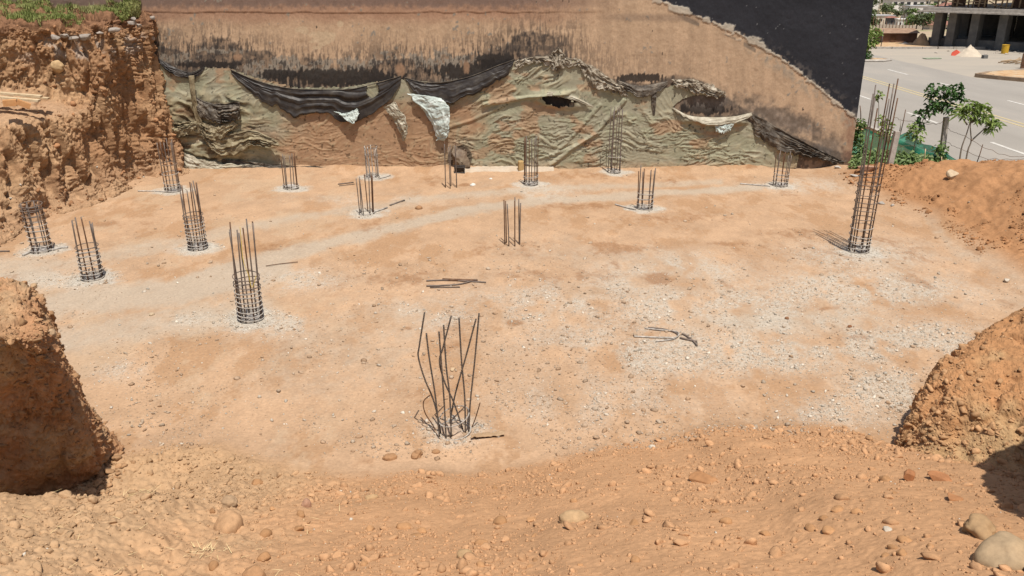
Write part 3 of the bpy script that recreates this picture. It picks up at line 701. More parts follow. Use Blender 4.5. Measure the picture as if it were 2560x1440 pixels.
drape("sagging_sheet", "black plastic swag with whitish lower edge, above the pale blue hanging flap",
      [(1012, 194), (1060, 206), (1120, 204), (1180, 190), (1240, 166), (1284, 150)], [(1016, 200), (1045, 238), (1100, 256), (1150, 248), (1220, 218), (1268, 184), (1284, 156)], .05, .2, M_BLACKPLASTIC, 811, 4, .035, 8, rope=True)
drape("sagging_sheet", "small shiny black swag hanging in the corner next to the earth bank",
      [(388, 138), (430, 164), (478, 180), (512, 165)], [(390, 146), (430, 182), (482, 196), (514, 172)], .04, .14, M_BLACKPLASTIC, 821, 3, .025, 2)
drape("hanging_flap", "pale blue torn flap of sheeting hanging from the middle of the wall",
      [(1020, 232), (1062, 278), (1086, 322), (1094, 349)], [(1100, 243), (1124, 265), (1126, 320), (1112, 349)], .12, .46, M_PALEBLUE, 831, 2.5, .035, 3, crump=.05)
drape("hanging_flap", "beige narrow torn flap left of the pale blue one",
      [(962, 266), (984, 298), (1000, 328), (1008, 350)], [(990, 252), (1014, 288), (1021, 322), (1014, 350)], .10, .38, M_BEIGE, 841, 2, .03, 3, crump=.05)
drape("hanging_flap", "white speckled scrap at the lower edge of the widest black swag",
      [(838, 276), (866, 280), (895, 270)], [(856, 284), (886, 304), (900, 282)], .14, .3, M_PALEBLUE, 845, 2, .02, 3, crump=.03)
drape("torn_fringe", "whitish frayed strip along the top of the olive sheeting",
      [(1286, 152), (1340, 140), (1400, 142), (1448, 146)], [(1288, 172), (1340, 156), (1395, 168), (1450, 160)], .05, .12, M_FRINGE, 851, 3, .03, 7, crump=.07)
drape("torn_fringe", "crumpled tuft of sheeting sticking up from the frayed strip",
      [(1372, 140), (1392, 122), (1410, 134)], [(1378, 166), (1394, 178), (1412, 160)], .05, .2, M_FRINGE, 855, 2, .04, 5, crump=.1, nu=60)
drape("torn_fringe", "ragged brown strip sloping down right of the olive peak",
      [(1444, 146), (1490, 172), (1540, 204), (1566, 214)], [(1452, 178), (1482, 212), (1530, 228), (1568, 242)], .05, .16, M_FRINGE, 861, 3, .04, 9, crump=.08)
drape("sagging_sheet", "short dark swag with whitish hem beside the ragged sloping strip",
      [(1544, 200), (1600, 214), (1668, 202)], [(1546, 212), (1606, 242), (1668, 212)], .04, .16, M_DKBROWN, 871, 3, .03, 5)
drape("hanging_flap", "thin brown strip dangling below the short dark swag",
      [(1626, 232), (1628, 255), (1632, 286)], [(1640, 230), (1639, 255), (1636, 288)], .05, .1, M_DKBROWN, 875, 2, .02, 2, nu=50, nv=16)
drape("torn_fringe", "crumpled brown shreds above the open pocket in the sheeting",
      [(1680, 200), (1730, 200), (1780, 214), (1812, 230)], [(1684, 214), (1730, 226), (1776, 242), (1810, 240)], .05, .16, M_FRINGE, 881, 3, .04, 7, crump=.09)
drape("sagging_sheet", "boat shaped whitish lip of the open pocket at the right of the wall",
      [(1680, 266), (1720, 287), (1770, 292), (1830, 290), (1878, 280)], [(1682, 274), (1725, 298), (1775, 312), (1830, 306), (1880, 288)], .06, .32, M_BEIGE, 891, 2, .03, 3)
drape("hanging_flap", "small white torn scrap hanging under the boat shaped lip",
      [(1782, 306), (1805, 308), (1834, 304)], [(1786, 326), (1804, 330), (1824, 322)], .14, .2, M_PALEBLUE, 895, 2, .02, 5, nu=50, nv=20, crump=.03)
drape("sagging_sheet", "long dark sooty sheet sloping down to the right foot of the wall",
      [(1876, 280), (1930, 310), (2000, 350), (2060, 380), (2106, 400)], [(1886, 335), (1925, 362), (1985, 384), (2050, 396), (2108, 408)], .06, .2, M_DKBROWN, 901, 4, .05, 8, crump=.04)
drape("torn_fringe", "curled lip of sheeting round the torn hole in the olive part",
      [(1340, 236), (1375, 228), (1430, 238), (1480, 262)], [(1346, 244), (1376, 238), (1428, 248), (1482, 268)], .08, .18, M_BEIGE, 905, 2, .02, 2, nu=70, nv=16)
drape("hanging_flap", "olive vertical strip hanging near the earth bank",
      [(478, 188), (484, 240), (494, 290), (502, 330)], [(492, 186), (498, 240), (510, 290), (518, 326)], .18, .28, M_OLIVE, 911, 1.5, .02, 2, nv=18)
for k, (lab, tp, bt, mt) in enumerate([
    ("olive draped fold of sheeting right beside the hanging vertical strip", [(504, 300), (540, 306), (590, 298)], [(508, 322), (548, 346), (600, 310)], M_OLIVE),
    ("large looped olive fold hanging low near the corner of the pit", [(506, 318), (560, 330), (640, 322), (700, 350)], [(512, 340), (565, 386), (640, 362), (705, 362)], M_OLIVE),
    ("brown ragged fold against the foot of the earth bank corner", [(412, 290), (450, 302), (498, 300)], [(418, 318), (452, 340), (500, 318)], M_OLIVE),
    ("dark brown pocket of sheeting above the looped olive fold", [(492, 238), (540, 256), (600, 252), (604, 262)], [(500, 284), (545, 300), (598, 296), (606, 290)], M_DKBROWN)]):
    drape("sagging_sheet", lab, tp, bt, .20, .40, mt, 921 + 7 * k, 4.5, .06, 5, crump=.04)
drape("crumpled_sheet", "whitish crumpled sheeting lying in the corner at the wall foot",
      [(456, 372), (500, 392), (560, 404), (640, 408)], [(450, 424), (500, 430), (560, 432), (650, 424)], .2, .4, M_BEIGE, 951, 4, .05, 3, crump=.06)
drape("crumpled_sheet", "dark crumpled sheeting along the wall foot between two starter cages",
      [(560, 396), (660, 404), (740, 412), (820, 414)], [(560, 428), (660, 424), (740, 424), (825, 420)], .16, .3, M_DKBROWN, 957, 3, .04, 3, crump=.06)

# ------------------------------------------------------------------ stones
def icosphere(sub):
    p = (1 + 5 ** .5) / 2
    V = [(-1, p, 0), (1, p, 0), (-1, -p, 0), (1, -p, 0), (0, -1, p), (0, 1, p), (0, -1, -p), (0, 1, -p), (p, 0, -1), (p, 0, 1), (-p, 0, -1), (-p, 0, 1)]
    F = [(0, 11, 5), (0, 5, 1), (0, 1, 7), (0, 7, 10), (0, 10, 11), (1, 5, 9), (5, 11, 4), (11, 10, 2), (10, 7, 6), (7, 1, 8), (3, 9, 4), (3, 4, 2), (3, 2, 6), (3, 6, 8), (3, 8, 9), (4, 9, 5), (2, 4, 11), (6, 2, 10), (8, 6, 7), (9, 8, 1)]
    V = [np.array(v) / np.linalg.norm(v) for v in V]
    for _ in range(sub):
        c = {}; NF = []
        def mid(a, b):
            k = (min(a, b), max(a, b))
            if k not in c:
                m = V[a] + V[b]; V.append(m / np.linalg.norm(m)); c[k] = len(V) - 1
            return c[k]
        for a, b, d in F:
            ab, bd, da = mid(a, b), mid(b, d), mid(d, a); NF += [(a, ab, da), (b, bd, ab), (d, da, bd), (ab, bd, da)]
        F = NF
    return np.array(V), np.array(F)
ICO = [icosphere(k) for k in range(4)]
def rock_shape(sub, seed, rough=.35, facet=True):
    V, F = ICO[sub]; rs = np.random.RandomState(seed)
    n = fb3(V[:, 0] * 1.3 + seed % 97, V[:, 1] * 1.3, V[:, 2] * 1.3, seed % 1000, 3)
    R = V * (1 + (n - .5) * rough * 2)[:, None]
    if facet:
        for _ in range(9):
            d = rs.normal(size=3); d /= np.linalg.norm(d); h = rs.uniform(.42, .78)
            q = R @ d; R = R - np.clip(q - h, 0, None)[:, None] * d
    return R, F
def scatter(name, pts, sizes, colors, sub, seed, mat, sink=.25, flat=(.45, .85)):
    """many small stones in one mesh; pts (n,3) on the ground"""
    rs = np.random.RandomState(seed); n = len(pts)
    shapes = [rock_shape(sub, seed + 13 * k, .4) for k in range(8)]
    nv = len(shapes[0][0]); F0 = shapes[0][1]
    pick = rs.randint(0, 8, n); S0 = np.stack([s[0] for s in shapes])[pick]
    sc = np.stack([rs.uniform(.8, 1.35, n), rs.uniform(.65, 1.0, n), rs.uniform(flat[0], flat[1], n)], -1)
    S0 = S0 * sc[:, None, :] * sizes[:, None, None]
    a = rs.uniform(0, 6.28, n); ca, sa = np.cos(a)[:, None], np.sin(a)[:, None]; tl = rs.uniform(-.4, .4, n)[:, None]
    x = S0[..., 0]; y = S0[..., 1]; z = S0[..., 2] + x * tl
    V = np.stack([x * ca - y * sa, x * sa + y * ca, z], -1) + pts[:, None, :]
    V[..., 2] += (sizes * (sc[:, 2] - sink * 2 * sc[:, 2]) * .6)[:, None]
    F = (F0[None] + (np.arange(n) * nv)[:, None, None]).reshape(-1, 3)
    o = mesh_obj(name, V.reshape(-1, 3), F, mat, None, {"albedo": np.repeat(colors, nv, 0)}, smooth=False)
    return tag(o, kind="stuff")
rs = np.random.RandomState(5)
# pale gravel where the floor is grey
N = 260000
py = rs.uniform(425, 1120, N); px = rs.uniform(-40, 2600, N)
p = PZ(px, py); gm, pm, rm = floor_masks(p[:, 0], p[:, 1], px, py); _, hb = h_macro(p[:, 0], p[:, 1])
prob = np.clip(gm * 1.25, 0, 1) ** 1.8 * (1 - looseness(p[:, 0], p[:, 1])) * (hb < .08)
nc_ = np.min([np.hypot(p[:, 0] - c[0], p[:, 1] - c[1]) for i, c in enumerate(CW) if i not in (8, 13, 15)], 0)
k = rs.uniform(size=N) < (prob * .50 + .018) * np.clip((py - 380) / 350, .25, 1.2) + .5 * (nc_ < .45) * (nc_ > .2); p = p[k][:60000]
p[:, 2] = h_full(p[:, 0], p[:, 1])
sz = np.clip(.0062 * rs.pareto(3.0, len(p)) + .0062, .006, .036)
c = STONEW * rs.uniform(.5, 1.15, (len(p), 1)); t_ = rs.uniform(size=(len(p), 1)) ** 2; c = c * (1 - .6 * t_) + PALE * .6 * t_
scatter("gravel", p, sz, c, 0, 11, M_STONE)["label"] = "pale crushed stone strewn over the pit floor"
# earthy lumps over the pit floor
N = 80000
py = rs.uniform(425, 1150, N) ; px = rs.uniform(-40, 2600, N); p = PZ(px, py)
gm, pm, rm = floor_masks(p[:, 0], p[:, 1], px, py); cl_ = ss(.42, .62, fb2(p[:, 0] * 1.4, p[:, 1] * .9, 1003, 3))
k = rs.uniform(size=N) < (.03 + .34 * cl_ ** 2 + .3 * rm + .12 * gm) * np.clip((py - 380) / 350, .2, 1.1) * (1 - .7 * pm); p = p[k]
p[:, 2] = h_full(p[:, 0], p[:, 1]); sz = np.clip(.007 * rs.pareto(2.6, len(p)) + .007, .006, .045)
t_ = rs.uniform(size=(len(p), 1)); c = (ORANGE * .85) * (1 - t_) + PALE * 1.1 * t_; c *= rs.uniform(.75, 1.1, (len(p), 1))
scatter("soil_crumbs", p, sz, c, 0, 21, M_SOIL)["label"] = "small orange earth crumbs lying over the pit floor"
# clods on the loose foreground slope and on the berm
def clods(N, pw, s0, smax, sub, seed, cap, cluster, pw_=.006):
    x = rs.uniform(-5.2, 5.4, N); y = rs.uniform(2.9, 8.0, N); Lf = looseness(x, y); dn = ss(.36, .62, fb2(x * 1.3, y * 1.3, 1001, 4))
    k = (Lf > .3) & (rs.uniform(size=N) < (1 - cluster + cluster * dn) * (.35 + .65 * Lf)); x, y = x[k][:cap], y[k][:cap]
    p = np.stack([x, y, h_full(x, y)], -1); sz = np.clip(s0 * rs.pareto(pw, len(p)) + s0, s0, smax)
    yl_ = ss(-1.2, -2.6, x)[:, None]
    c = (LOOSE * (1 - .7 * yl_) + np.array([.375, .252, .145]) * .7 * yl_) * rs.uniform(.85, 1.12, (len(p), 1))
    wh = rs.uniform(size=(len(p), 1)) < pw_; c = np.where(wh, STONEW * .9, c)
    return scatter("soil_clods", p, sz, c, sub, seed, M_SOIL, .34)
clods(90000, 2.6, .0055, .02, 0, 31, 32000, .7)["label"] = "fine orange crumbs covering the foreground slope"
clods(16000, 1.9, .012, .048, 1, 33, 4200, .9, .0008)["label"] = "loose orange clods and pebbles covering the foreground slope"
N = 16000
x = rs.uniform(7.4, 11.3, N); y = rs.uniform(9, 20.5, N); _, hb = h_macro(x, y); k = (hb > .06) & (fb2(x * 1.1, y * 1.1, 1005, 3) > .42); x, y = x[k], y[k]
p = np.stack([x, y, h_full(x, y)], -1); sz = np.clip(.012 * rs.pareto(2.3, len(p)) + .012, .01, .08)
c = np.array([.31, .155, .072]) * rs.uniform(.7, 1.2, (len(p), 1))
scatter("soil_clods", p, sz, c, 1, 41, M_SOIL, .4)["label"] = "reddish clods lying over the berm beside the road"
# lumps sticking out of the earth bank and its toe
Gf = LBG[60:345, 60:470].reshape(-1, 3); k = rs.choice(len(Gf), 1100); p = Gf[k]
sz = np.clip(.016 * rs.pareto(2.4, len(p)) + .014, .012, .09); c = np.array([.29, .15, .075]) * rs.uniform(.7, 1.35, (len(p), 1))
gw = rs.uniform(size=(len(p), 1)) < .02; c = np.where(gw, STONEW * .8, c)
scatter("soil_clods", p, sz, c, 1, 51, M_SOIL, .5)["label"] = "red earth lumps sticking out of the tall bank"

for Gq, sd_, cc in ((MLG, 61, (.32, .185, .095)), (MRG, 63, (.37, .215, .11))):
    Gf = Gq[30:330].reshape(-1, 3); p = Gf[rs.randint(0, len(Gf), 2600)]; sz = np.clip(.008 * rs.pareto(2.0, len(p)) + .008, .007, .05)
    scatter("soil_clods", p, sz, np.array(cc) * rs.uniform(.8, 1.25, (len(p), 1)), 1, sd_, M_SOIL, .5)["label"] = "earth crumbs clinging to a cut mound at the side of the photo"
for Gq, sd_, cc in ((MLG, 71, (.34, .20, .105)), (MRG, 73, (.38, .215, .11))):
    q = Gq[40:60].reshape(-1, 3); q = q[rs.randint(0, len(q), 900)]; xx = q[:, 0] + rs.normal(0, .12, 900); yq = q[:, 1] - np.abs(rs.normal(0, .22, 900)) + .05
    p = np.stack([xx, yq, h_full(xx, yq)], -1); sz = np.clip(.012 * rs.pareto(1.8, 900) + .010, .01, .06)
    scatter("soil_clods", p, sz, np.array(cc) * rs.uniform(.8, 1.2, (900, 1)), 1, sd_, M_SOIL, .3)["label"] = "crumbled earth fallen at the foot of a cut mound"
def stone(label, px, py, rpx, col, seed, asp=(1, .8, .6), sub=3, rough=.25, facet=False, pos=None, lift=.25, group=None, name="stone", cat="stone", rz=None):
    if pos is None: P0, mpp = ground_hit(px, py)
    else: P0, mpp = pos, float(np.linalg.norm(np.asarray(pos) - np.array([0, 0, CAM_H]))) / FPX
    R, F = rock_shape(sub, seed, rough, facet); r = rpx * mpp
    a = (seed * 1.7) % 6.28 if rz is None else rz; ca, sa = math.cos(a), math.sin(a)
    R = R * np.array(asp) * r; R = R @ np.array([[ca, sa, 0], [-sa, ca, 0], [0, 0, 1]])
    n = fb3(R[:, 0] * 20, R[:, 1] * 20, R[:, 2] * 20, seed % 99, 2)[:, None]
    o = mesh_obj(name, R, F, M_STONE, None, {"albedo": (np.asarray(col) * .86) * (.8 + .4 * n)}, smooth=not facet)
    o.location = [float(P0[0]), float(P0[1]), float(P0[2] + r * asp[2] * lift)]
    return tag(o, label, cat, group)
TANS = (.42, .27, .14); BRN = (.36, .20, .10); WHT = (.50, .43, .34)
stone("smooth tan cobble, broadest one on the foreground slope", 1435, 1302, 37, (.43, .28, .15), 2001, (1, .75, .55), rz=.1)
stone("brown oval stone on the floor, left of the knobbly double stone", 975, 1146, 17, BRN, 2002, (1, .75, .6), rz=.2)
stone("knobbly double-lobed brown stone in front of the splayed starter bars", 1042, 1140, 17, BRN, 2003, (.95, .8, .75), rough=.55)
stone("small brown stone right of the knobbly double stone", 1090, 1131, 10, BRN, 2004, (1, .8, .7))
stone("pinkish upright egg shaped stone on the left of the slope", 767, 1266, 15, (.44, .25, .16), 2005, (.8, .8, 1.0), lift=.4)
stone("grey-brown stone resting on the big dust-covered boulder", 574, 1262, 22, (.42, .28, .165), 2006, (1, .8, .7), lift=.5)
stone("big dust-covered boulder half buried under the grey-brown stone", 574, 1315, 38, (.43, .255, .135), 2007, (1, .9, .9), lift=.0)
stone("flat brown stone above the slope middle, beside a shadowed edge", 928, 1246, 16, TANS, 2008, (1, .7, .5))
stone("rounded tan stone at the bottom edge left of centre", 1162, 1392, 24, TANS, 2009, (1, .8, .6))
stone("large pale boulder cut off by the lower right corner of the photo", 2520, 1408, 78, (.40, .285, .17), 2010, (1, .9, .8), lift=.1)
stone("bright whitish angular stone on the lower right of the slope", 2220, 1326, 12, WHT, 2011, (1, .9, .8), facet=True)
stone("whitish rock perched on the berm by the road", 2380, 444, 17, (.50, .38, .25), 2012, (1, .9, .75), facet=True, rough=.3, lift=.5)
stone("reddish flat slab lying behind the tallest starter cage", 2175, 422, 24, (.40, .24, .16), 2013, (1.2, .8, .35), facet=True)
stone("small pale square block behind the splayed starter bars", 1133, 926, 9, (.47, .34, .21), 2014, (1, .8, .6), facet=True)
stone("round brown stone on the pale track near the middle cages", 1047, 522, 9, BRN, 2015, (1, .9, .7))
stone("white flat stone on the floor between the cages at the back", 1182, 463, 10, (.66, .62, .55), 2016, (1.1, .7, .35))
stone("tiny white stone beyond the white flat stone", 1227, 448, 4, (.66, .62, .55), 2017, (1, .8, .7))
stone("cream oval pebble on the left floor, below the caged bars", 380, 787, 8, (.50, .38, .25), 2018, (1, .8, .6))
stone("white angular chip on the lower floor right of the splayed bars", 1630, 1120, 12, WHT, 2019, (1, .7, .5), facet=True)
stone("dark brown stone on the grey gravel patch at the right", 1967, 797, 6, (.24, .12, .06), 2020, (1, .9, .8))
stone("reddish stone at the edge of the right gravel", 2124, 818, 6, (.25, .11, .05), 2021, (1, .9, .8))
stone("broken orange clod with a shadowed side on the right slope", 2060, 1090, 18, LOOSE, 2022, (1, .8, .7), facet=True, name="clod", cat="clod")
stone("cracked reddish slab of earth leaning on the right slope", 2270, 1200, 26, (.38, .17, .075), 2023, (1, .6, .8), facet=True, name="clod", cat="clod", lift=.5)
stone("wide reddish clod right of the cracked slab of earth", 2350, 1200, 34, (.38, .17, .075), 2024, (1, .7, .45), facet=True, name="clod", cat="clod")
stone("flat reddish clod below the wide reddish clod", 2385, 1250, 34, (.38, .18, .08), 2025, (1, .6, .35), facet=True, name="clod", cat="clod")
stone("large sunken orange clod below the double-lobed stone to the right", 1765, 1200, 44, (.40, .2, .09), 2026, (1, .8, .4), facet=True, name="clod", cat="clod", lift=0)
stone("grey crumbly clod above the pale boulder in the corner", 2450, 1330, 48, (.36, .23, .12), 2027, (1, .8, .6), rough=.6, name="clod", cat="clod", lift=0)
stone("brown jagged clod at the bottom edge near the left ridge", 640, 1440, 34, BRN, 2028, (1, .7, .6), facet=True, name="clod", cat="clod")
stone("pale rounded stone on top of the shaded left mound", 85, 718, 9, (.42, .28, .16), 2029, pos=PD(85, 716, 7.2))
stone("pale stone stuck in the sunlit face of the tall earth bank", 146, 168, 13, (.50, .34, .18), 2030, pos=PD(146, 170, 18.95), asp=(1, .9, 1))
stone("tan stone stuck in the edge of the shaded left mound", 128, 838, 12, (.44, .30, .18), 2031, pos=PD(126, 838, 6.3), asp=(1, .9, 1))
stone("two-toned white pebble at the far right edge of the floor", 2515, 704, 12, (.52, .45, .36), 2032, (1.2, .7, .6), facet=True)
for k in range(46):      # similar fist-sized stones of the foreground
    px = rs.uniform(500, 2330); py = rs.uniform(1200, 1435)
    stone("fist-sized dusty orange stone among the loose clods of the foreground slope", px, py, rs.uniform(9, 19), np.array([.40, .215, .10]) * rs.uniform(.85, 1.15), 3000 + k, (1, rs.uniform(.65, .9), rs.uniform(.5, .75)), 2, .3, rs.uniform() < .4, group="dusty stones on the foreground slope", lift=.15)
for k, (px, py, r, asp) in enumerate([(2120, 408, 14, (1.3, .8, .5)), (2095, 420, 11, (1, .9, .5)), (2205, 510, 10, (1, .7, .6)), (2230, 515, 9, (1.2, .6, .5)), (2140, 440, 12, (1.4, .7, .3))]):
    stone("grey mortar lump among the rubble at the right end of the wall", px, py, r, (.42, .38, .33), 3300 + k, asp, 2, .5, True, group="mortar lumps by the wall end", name="mortar_lump", cat="rubble")
for k, (px, py, D) in enumerate([(335, 44, 20.3), (330, 52, 20.25), (375, 42, 21.0), (250, 78, 19.4), (210, 88, 19.1), (165, 86, 19.0), (185, 92, 19.0), (140, 90, 18.9), (285, 72, 19.6), (350, 60, 20.5)]):
    stone("pale broken concrete chunk sticking out below the grassy top of the bank", px, py, rs.uniform(7, 13), (.34, .29, .245), 3400 + k, (1.3, .8, .6), 2, .6, True, pos=PD(px, py + 6, D + .1), group="concrete chunks in the bank top", name="concrete_chunk", cat="rubble")

# ------------------------------------------------------------------ column starter bars
def circle(cx, cy, z, r, n=30, tilt=(0, 0), ph=0):
    a = np.arange(n) * 2 * math.pi / n + ph
    return np.stack([cx + r * np.cos(a), cy + r * np.sin(a), z + tilt[0] * np.cos(a) + tilt[1] * np.sin(a)], -1)
def starter(i, label, top_py, rings, bars=8, r=.165, lean=(0, 0), splay=.0, seed=0, short=None, mat=None, stub=True, jitter=.12, ring_mat=None, rad=.0105, frac=False):
    """top_py: photo row of the bar tops; rings: heights of the ties in metres"""
    base = CW[i].copy(); base[2] = float(h_full(base[0], base[1]))
    topz = float(PD(COLS[i][0], top_py, base[1])[2]) - base[2]
    rr = random.Random(seed + 77)
    root = thing("starter_bars", label, "rebar cage", base, "column starter bars")
    for k in range(bars):
        a = 2 * math.pi * (k + .5 * rr.uniform(-.5, .5)) / bars + seed
        hgt = topz * (1 - jitter * rr.random())
        x0, y0 = r * .93 * math.cos(a), r * .93 * math.sin(a)
        dx = lean[0] + rr.uniform(-1, 1) * splay + .25 * splay * math.cos(a); dy = lean[1] + rr.uniform(-1, 1) * splay
        pts = [(x0 + dx * q ** 1.3 * topz, y0 + dy * q ** 1.3 * topz, -.03 + (hgt + .03) * q) for q in np.linspace(0, 1, 7)]
        mb = MB(); mb.tube(pts, rad, 8); mb.build("bar", (mat or (M_RUST if rr.random() < .4 else M_STEEL)), root, True)
    for z in rings:
        if frac: z = z * topz
        q = z / max(topz, .1)
        mb = MB(); mb.tube(circle(lean[0] * q ** 1.3 * topz, lean[1] * q ** 1.3 * topz, z, r + .008, 30, (rr.uniform(-.016, .016), rr.uniform(-.016, .016))), .0072, 6, True)
        mb.build("tie_ring", ring_mat or (M_TIE if z < .5 else M_STEEL), root, True)
    if stub:
        R, F = rock_shape(3, 40 + i, .35); R = R * np.array([r * .98, r * .98, .075]); n = fb3(R[:, 0] * 30, R[:, 1] * 30, R[:, 2] * 30, i, 2)[:, None]
        R[:, 2] += (n[:, 0] - .5) * .06
        mesh_obj("concrete_stub", R, F, M_STONE, root, {"albedo": np.array([.33, .30, .27]) * (.4 + 1.1 * n)})
    return root
def rg(a, b, n): return list(np.linspace(a, b, n))
starter(0, "short leaning cage of only ties and bars, at the far left before the bank", 508, rg(.03, .97, 10), 8, .175, (-.05, .02), .0, 1, jitter=.03, frac=True)
starter(1, "slender bars in a half-height ring cage, nearest to the shaded left mound", 540, rg(.03, .52, 8), 9, .165, (-.015, .02), .03, 2, jitter=.16, frac=True)
starter(2, "bars rising above a half-height ring cage, between the left cages and the bank corner", 448, rg(.02, .49, 10), 9, .165, (-.03, .03), .04, 3, jitter=.2, frac=True)
starter(3, "tall cage with dark bars and a yellow cord, nearest on the left side", 542, rg(.02, .43, 10), 9, .175, (.0, .02), .025, 4, jitter=.22, frac=True)
starter(4, "tall thin bars standing before the corner of bank and wall", 348, [.04, .12, .2, .42, .64], 8, .17, (-.01, 0), .012, 5, jitter=.08)
starter(5, "short bare bars on a pale ring at the back, right of the bank corner", 384, [.04, .09], 7, .17, (0, 0), .03, 6, jitter=.1)
starter(6, "faint pale bars close to the muddy middle of the wall", 362, [.03, .55, .75], 8, .16, (-.01, 0), .02, 7, jitter=.12, mat=M_TIE)
starter(7, "short bars on one buried ring, beside the loose cut rods", 432, [.02], 7, .16, (-.01, 0), .03, 8, jitter=.15, stub=False)
starter(8, "bare bars without any ring, in front of the dark bundle at the wall", 352, [], 6, .15, (0, 0), .015, 9, jitter=.12, stub=False)
starter(9, "dark bars with a thick mortar collar at the back middle", 340, [.03, .07, .18, .22, .5], 8, .165, (0, 0), .012, 10, jitter=.1)
starter(10, "tallest pale bars close to the wall, in front of the olive sheeting", 264, [.03, .06, .4, .8], 7, .16, (.0, 0), .012, 11, jitter=.06, mat=M_STEEL)
starter(11, "rusty short bars with close rings, right of the middle of the floor", 414, [.03, .08, .14, .24, .34], 8, .165, (0, 0), .025, 12, jitter=.14)
starter(12, "bars bundled on pale rings near the right end of the wall", 378, [.03, .10, .2, .3], 8, .17, (.01, 0), .03, 13, jitter=.14)
starter(13, "bare bars without rings standing alone in the middle of the floor", 494, [], 7, .15, (-.01, .01), .025, 14, jitter=.14, stub=False)
starter(14, "tallest cage with widely spaced rings, at the right by the berm", 195, [.01, .025, .055, .07] + rg(.10, .455, 8), 9, .185, (.012, .0), .02, 15, jitter=.16, rad=.0115, frac=True)
# yellow cord on the tall cage
base = CW[3]; q = []
for s_ in np.linspace(0, 1, 40):
    pt = catmull(np.array([(600, 568), (603, 600), (608, 650), (622, 690), (630, 720), (640, 690)], float), 40)[int(s_ * 39)]
    q.append(PD(pt[0], pt[1], base[1] - .19))
mb = MB(q[0]); mb.tube(q, .004, 5); m_, t_, b_ = new_mat("yellow_cord", .7); b_.inputs["Base Color"].default_value = (.55, .42, .05, 1)
o = mb.build("cord", m_, None, True); o.location = q[0]; tag(o, "thin yellow cord tied to the tall cage on the left side", "cord")

# splayed bars nearest to the camera
base = CW[15].copy(); base[2] = float(h_full(base[0], base[1]))
root = thing("starter_bars", "splayed and bent ribbed bars rising from one ring, nearest to the camera", "rebar cage", base, "column starter bars")
m, t, b = new_mat("ribbed_bar", .6, .4)
n = noise_node(t, 6, 5, .6); r_ = ramp(t, n.outputs[0], [(.3, (.045, .038, .034)), (.55, (.085, .065, .05)), (.72, (.14, .095, .065))])
t.links.new(r_.outputs[0], b.inputs["Base Color"])
wv = t.nodes.new("ShaderNodeTexWave"); wv.bands_direction = 'Z'; wv.inputs["Scale"].default_value = 18; g_ = t.nodes.new("ShaderNodeTexCoord"); t.links.new(g_.outputs["Object"], wv.inputs["Vector"])
bump(t, b, wv.outputs[1], .9, .006); M_RIB = m
z3 = lambda p: (960 + p[0] / 3.892, 760 + p[1] / 3.892)
SPL = [([(395, 80), (345, 400), (335, 520), (400, 740), (480, 930), (535, 1150), (555, 1290)], -.05), ([(412, 285), (440, 520), (500, 900), (540, 1290)], -.16), ([(535, 270), (560, 600), (585, 950), (605, 1320)], -.14),
       ([(655, 115), (575, 420), (540, 560), (590, 760), (680, 960), (765, 1215)], .06), ([(580, 205), (605, 600), (640, 900), (655, 1290)], -.16), ([(730, 135), (755, 560), (785, 900), (792, 1250)], -.08),
       ([(895, 145), (800, 500), (700, 850), (650, 1100), (640, 1210)], .12), ([(925, 90), (880, 580), (840, 950), (825, 1240)], .0),
       ([(450, 885), (385, 950), (400, 1060), (470, 1170), (530, 1275)], .02), ([(935, 960), (890, 1110), (845, 1225)], .1)]
for kk, (pts, off) in enumerate(SPL):
    C_ = catmull(np.array([z3(p) for p in pts], float), 30)
    W_ = np.array([PD(a, b_, base[1] + off) for a, b_ in C_]) - base
    mb = MB(); mb.tube(W_, .0088 if kk < 8 else .006, 9); mb.build("bar" if kk < 8 else "bent_bar", M_RIB if kk < 8 else M_RUST, root, True)
for (zz, rr_, tl) in [(.02, .18, (.01, .02)), (.19, .165, (.045, .03))]:
    mb = MB(); mb.tube(circle(-.0, 0, zz, rr_, 36, tl), .0065, 7, True); mb.build("tie_ring", M_TIE, root, True)
R, F = rock_shape(3, 90, .5); n_ = fb3(R[:, 0] * 3, R[:, 1] * 3, R[:, 2] * 3, 7, 3)[:, None]
mesh_obj("concrete_stub", R * np.array([.16, .15, .09]), F, M_STONE, root, {"albedo": np.array([.40, .30, .22]) * (.5 + n_)})
# rubble round it, papery scrap
for kk in range(26):
    a = rs.uniform(0, 6.28); d = rs.uniform(.22, .48); x_, y_ = base[0] + d * math.cos(a), base[1] + d * math.sin(a) * .8 + .06
    pxq, pyq = proj(x_, y_, float(h_full(x_, y_)))
    stone("pale mortar crumb in the ring of rubble round the splayed bars", pxq, pyq, rs.uniform(4, 9), np.array([.46, .40, .33]) * rs.uniform(.8, 1.1), 3600 + kk, (1, .8, .6), 1, .4, True, group="mortar crumbs round the splayed bars", name="mortar_lump", cat="rubble")
Q, _mp = ground_hit(1222, 1092)
XX, YY = np.meshgrid(np.linspace(-.19, .17, 40), np.linspace(-.035, .035, 12)); ZZ = .005 + .05 * (fb2(XX * 14, YY * 14, 77, 3)) + .12 * (XX + .1) * (YY)
YY = YY * (.6 + .8 * fb2(XX * 9, XX * 0, 78, 2)) + .25 * XX
o = mesh_obj("sack_scrap", np.stack([XX, YY, ZZ], -1).reshape(-1, 3), gridfaces(12, 40), noisy("sack_paper", (.28, .18, .10), (.38, .26, .16), 9, .9, .4, .004)); o.location = Q; o.modifiers.new("t", 'SOLIDIFY').thickness = .004
tag(o, "crumpled brown paper sack scrap at the foot of the splayed bars", "scrap")

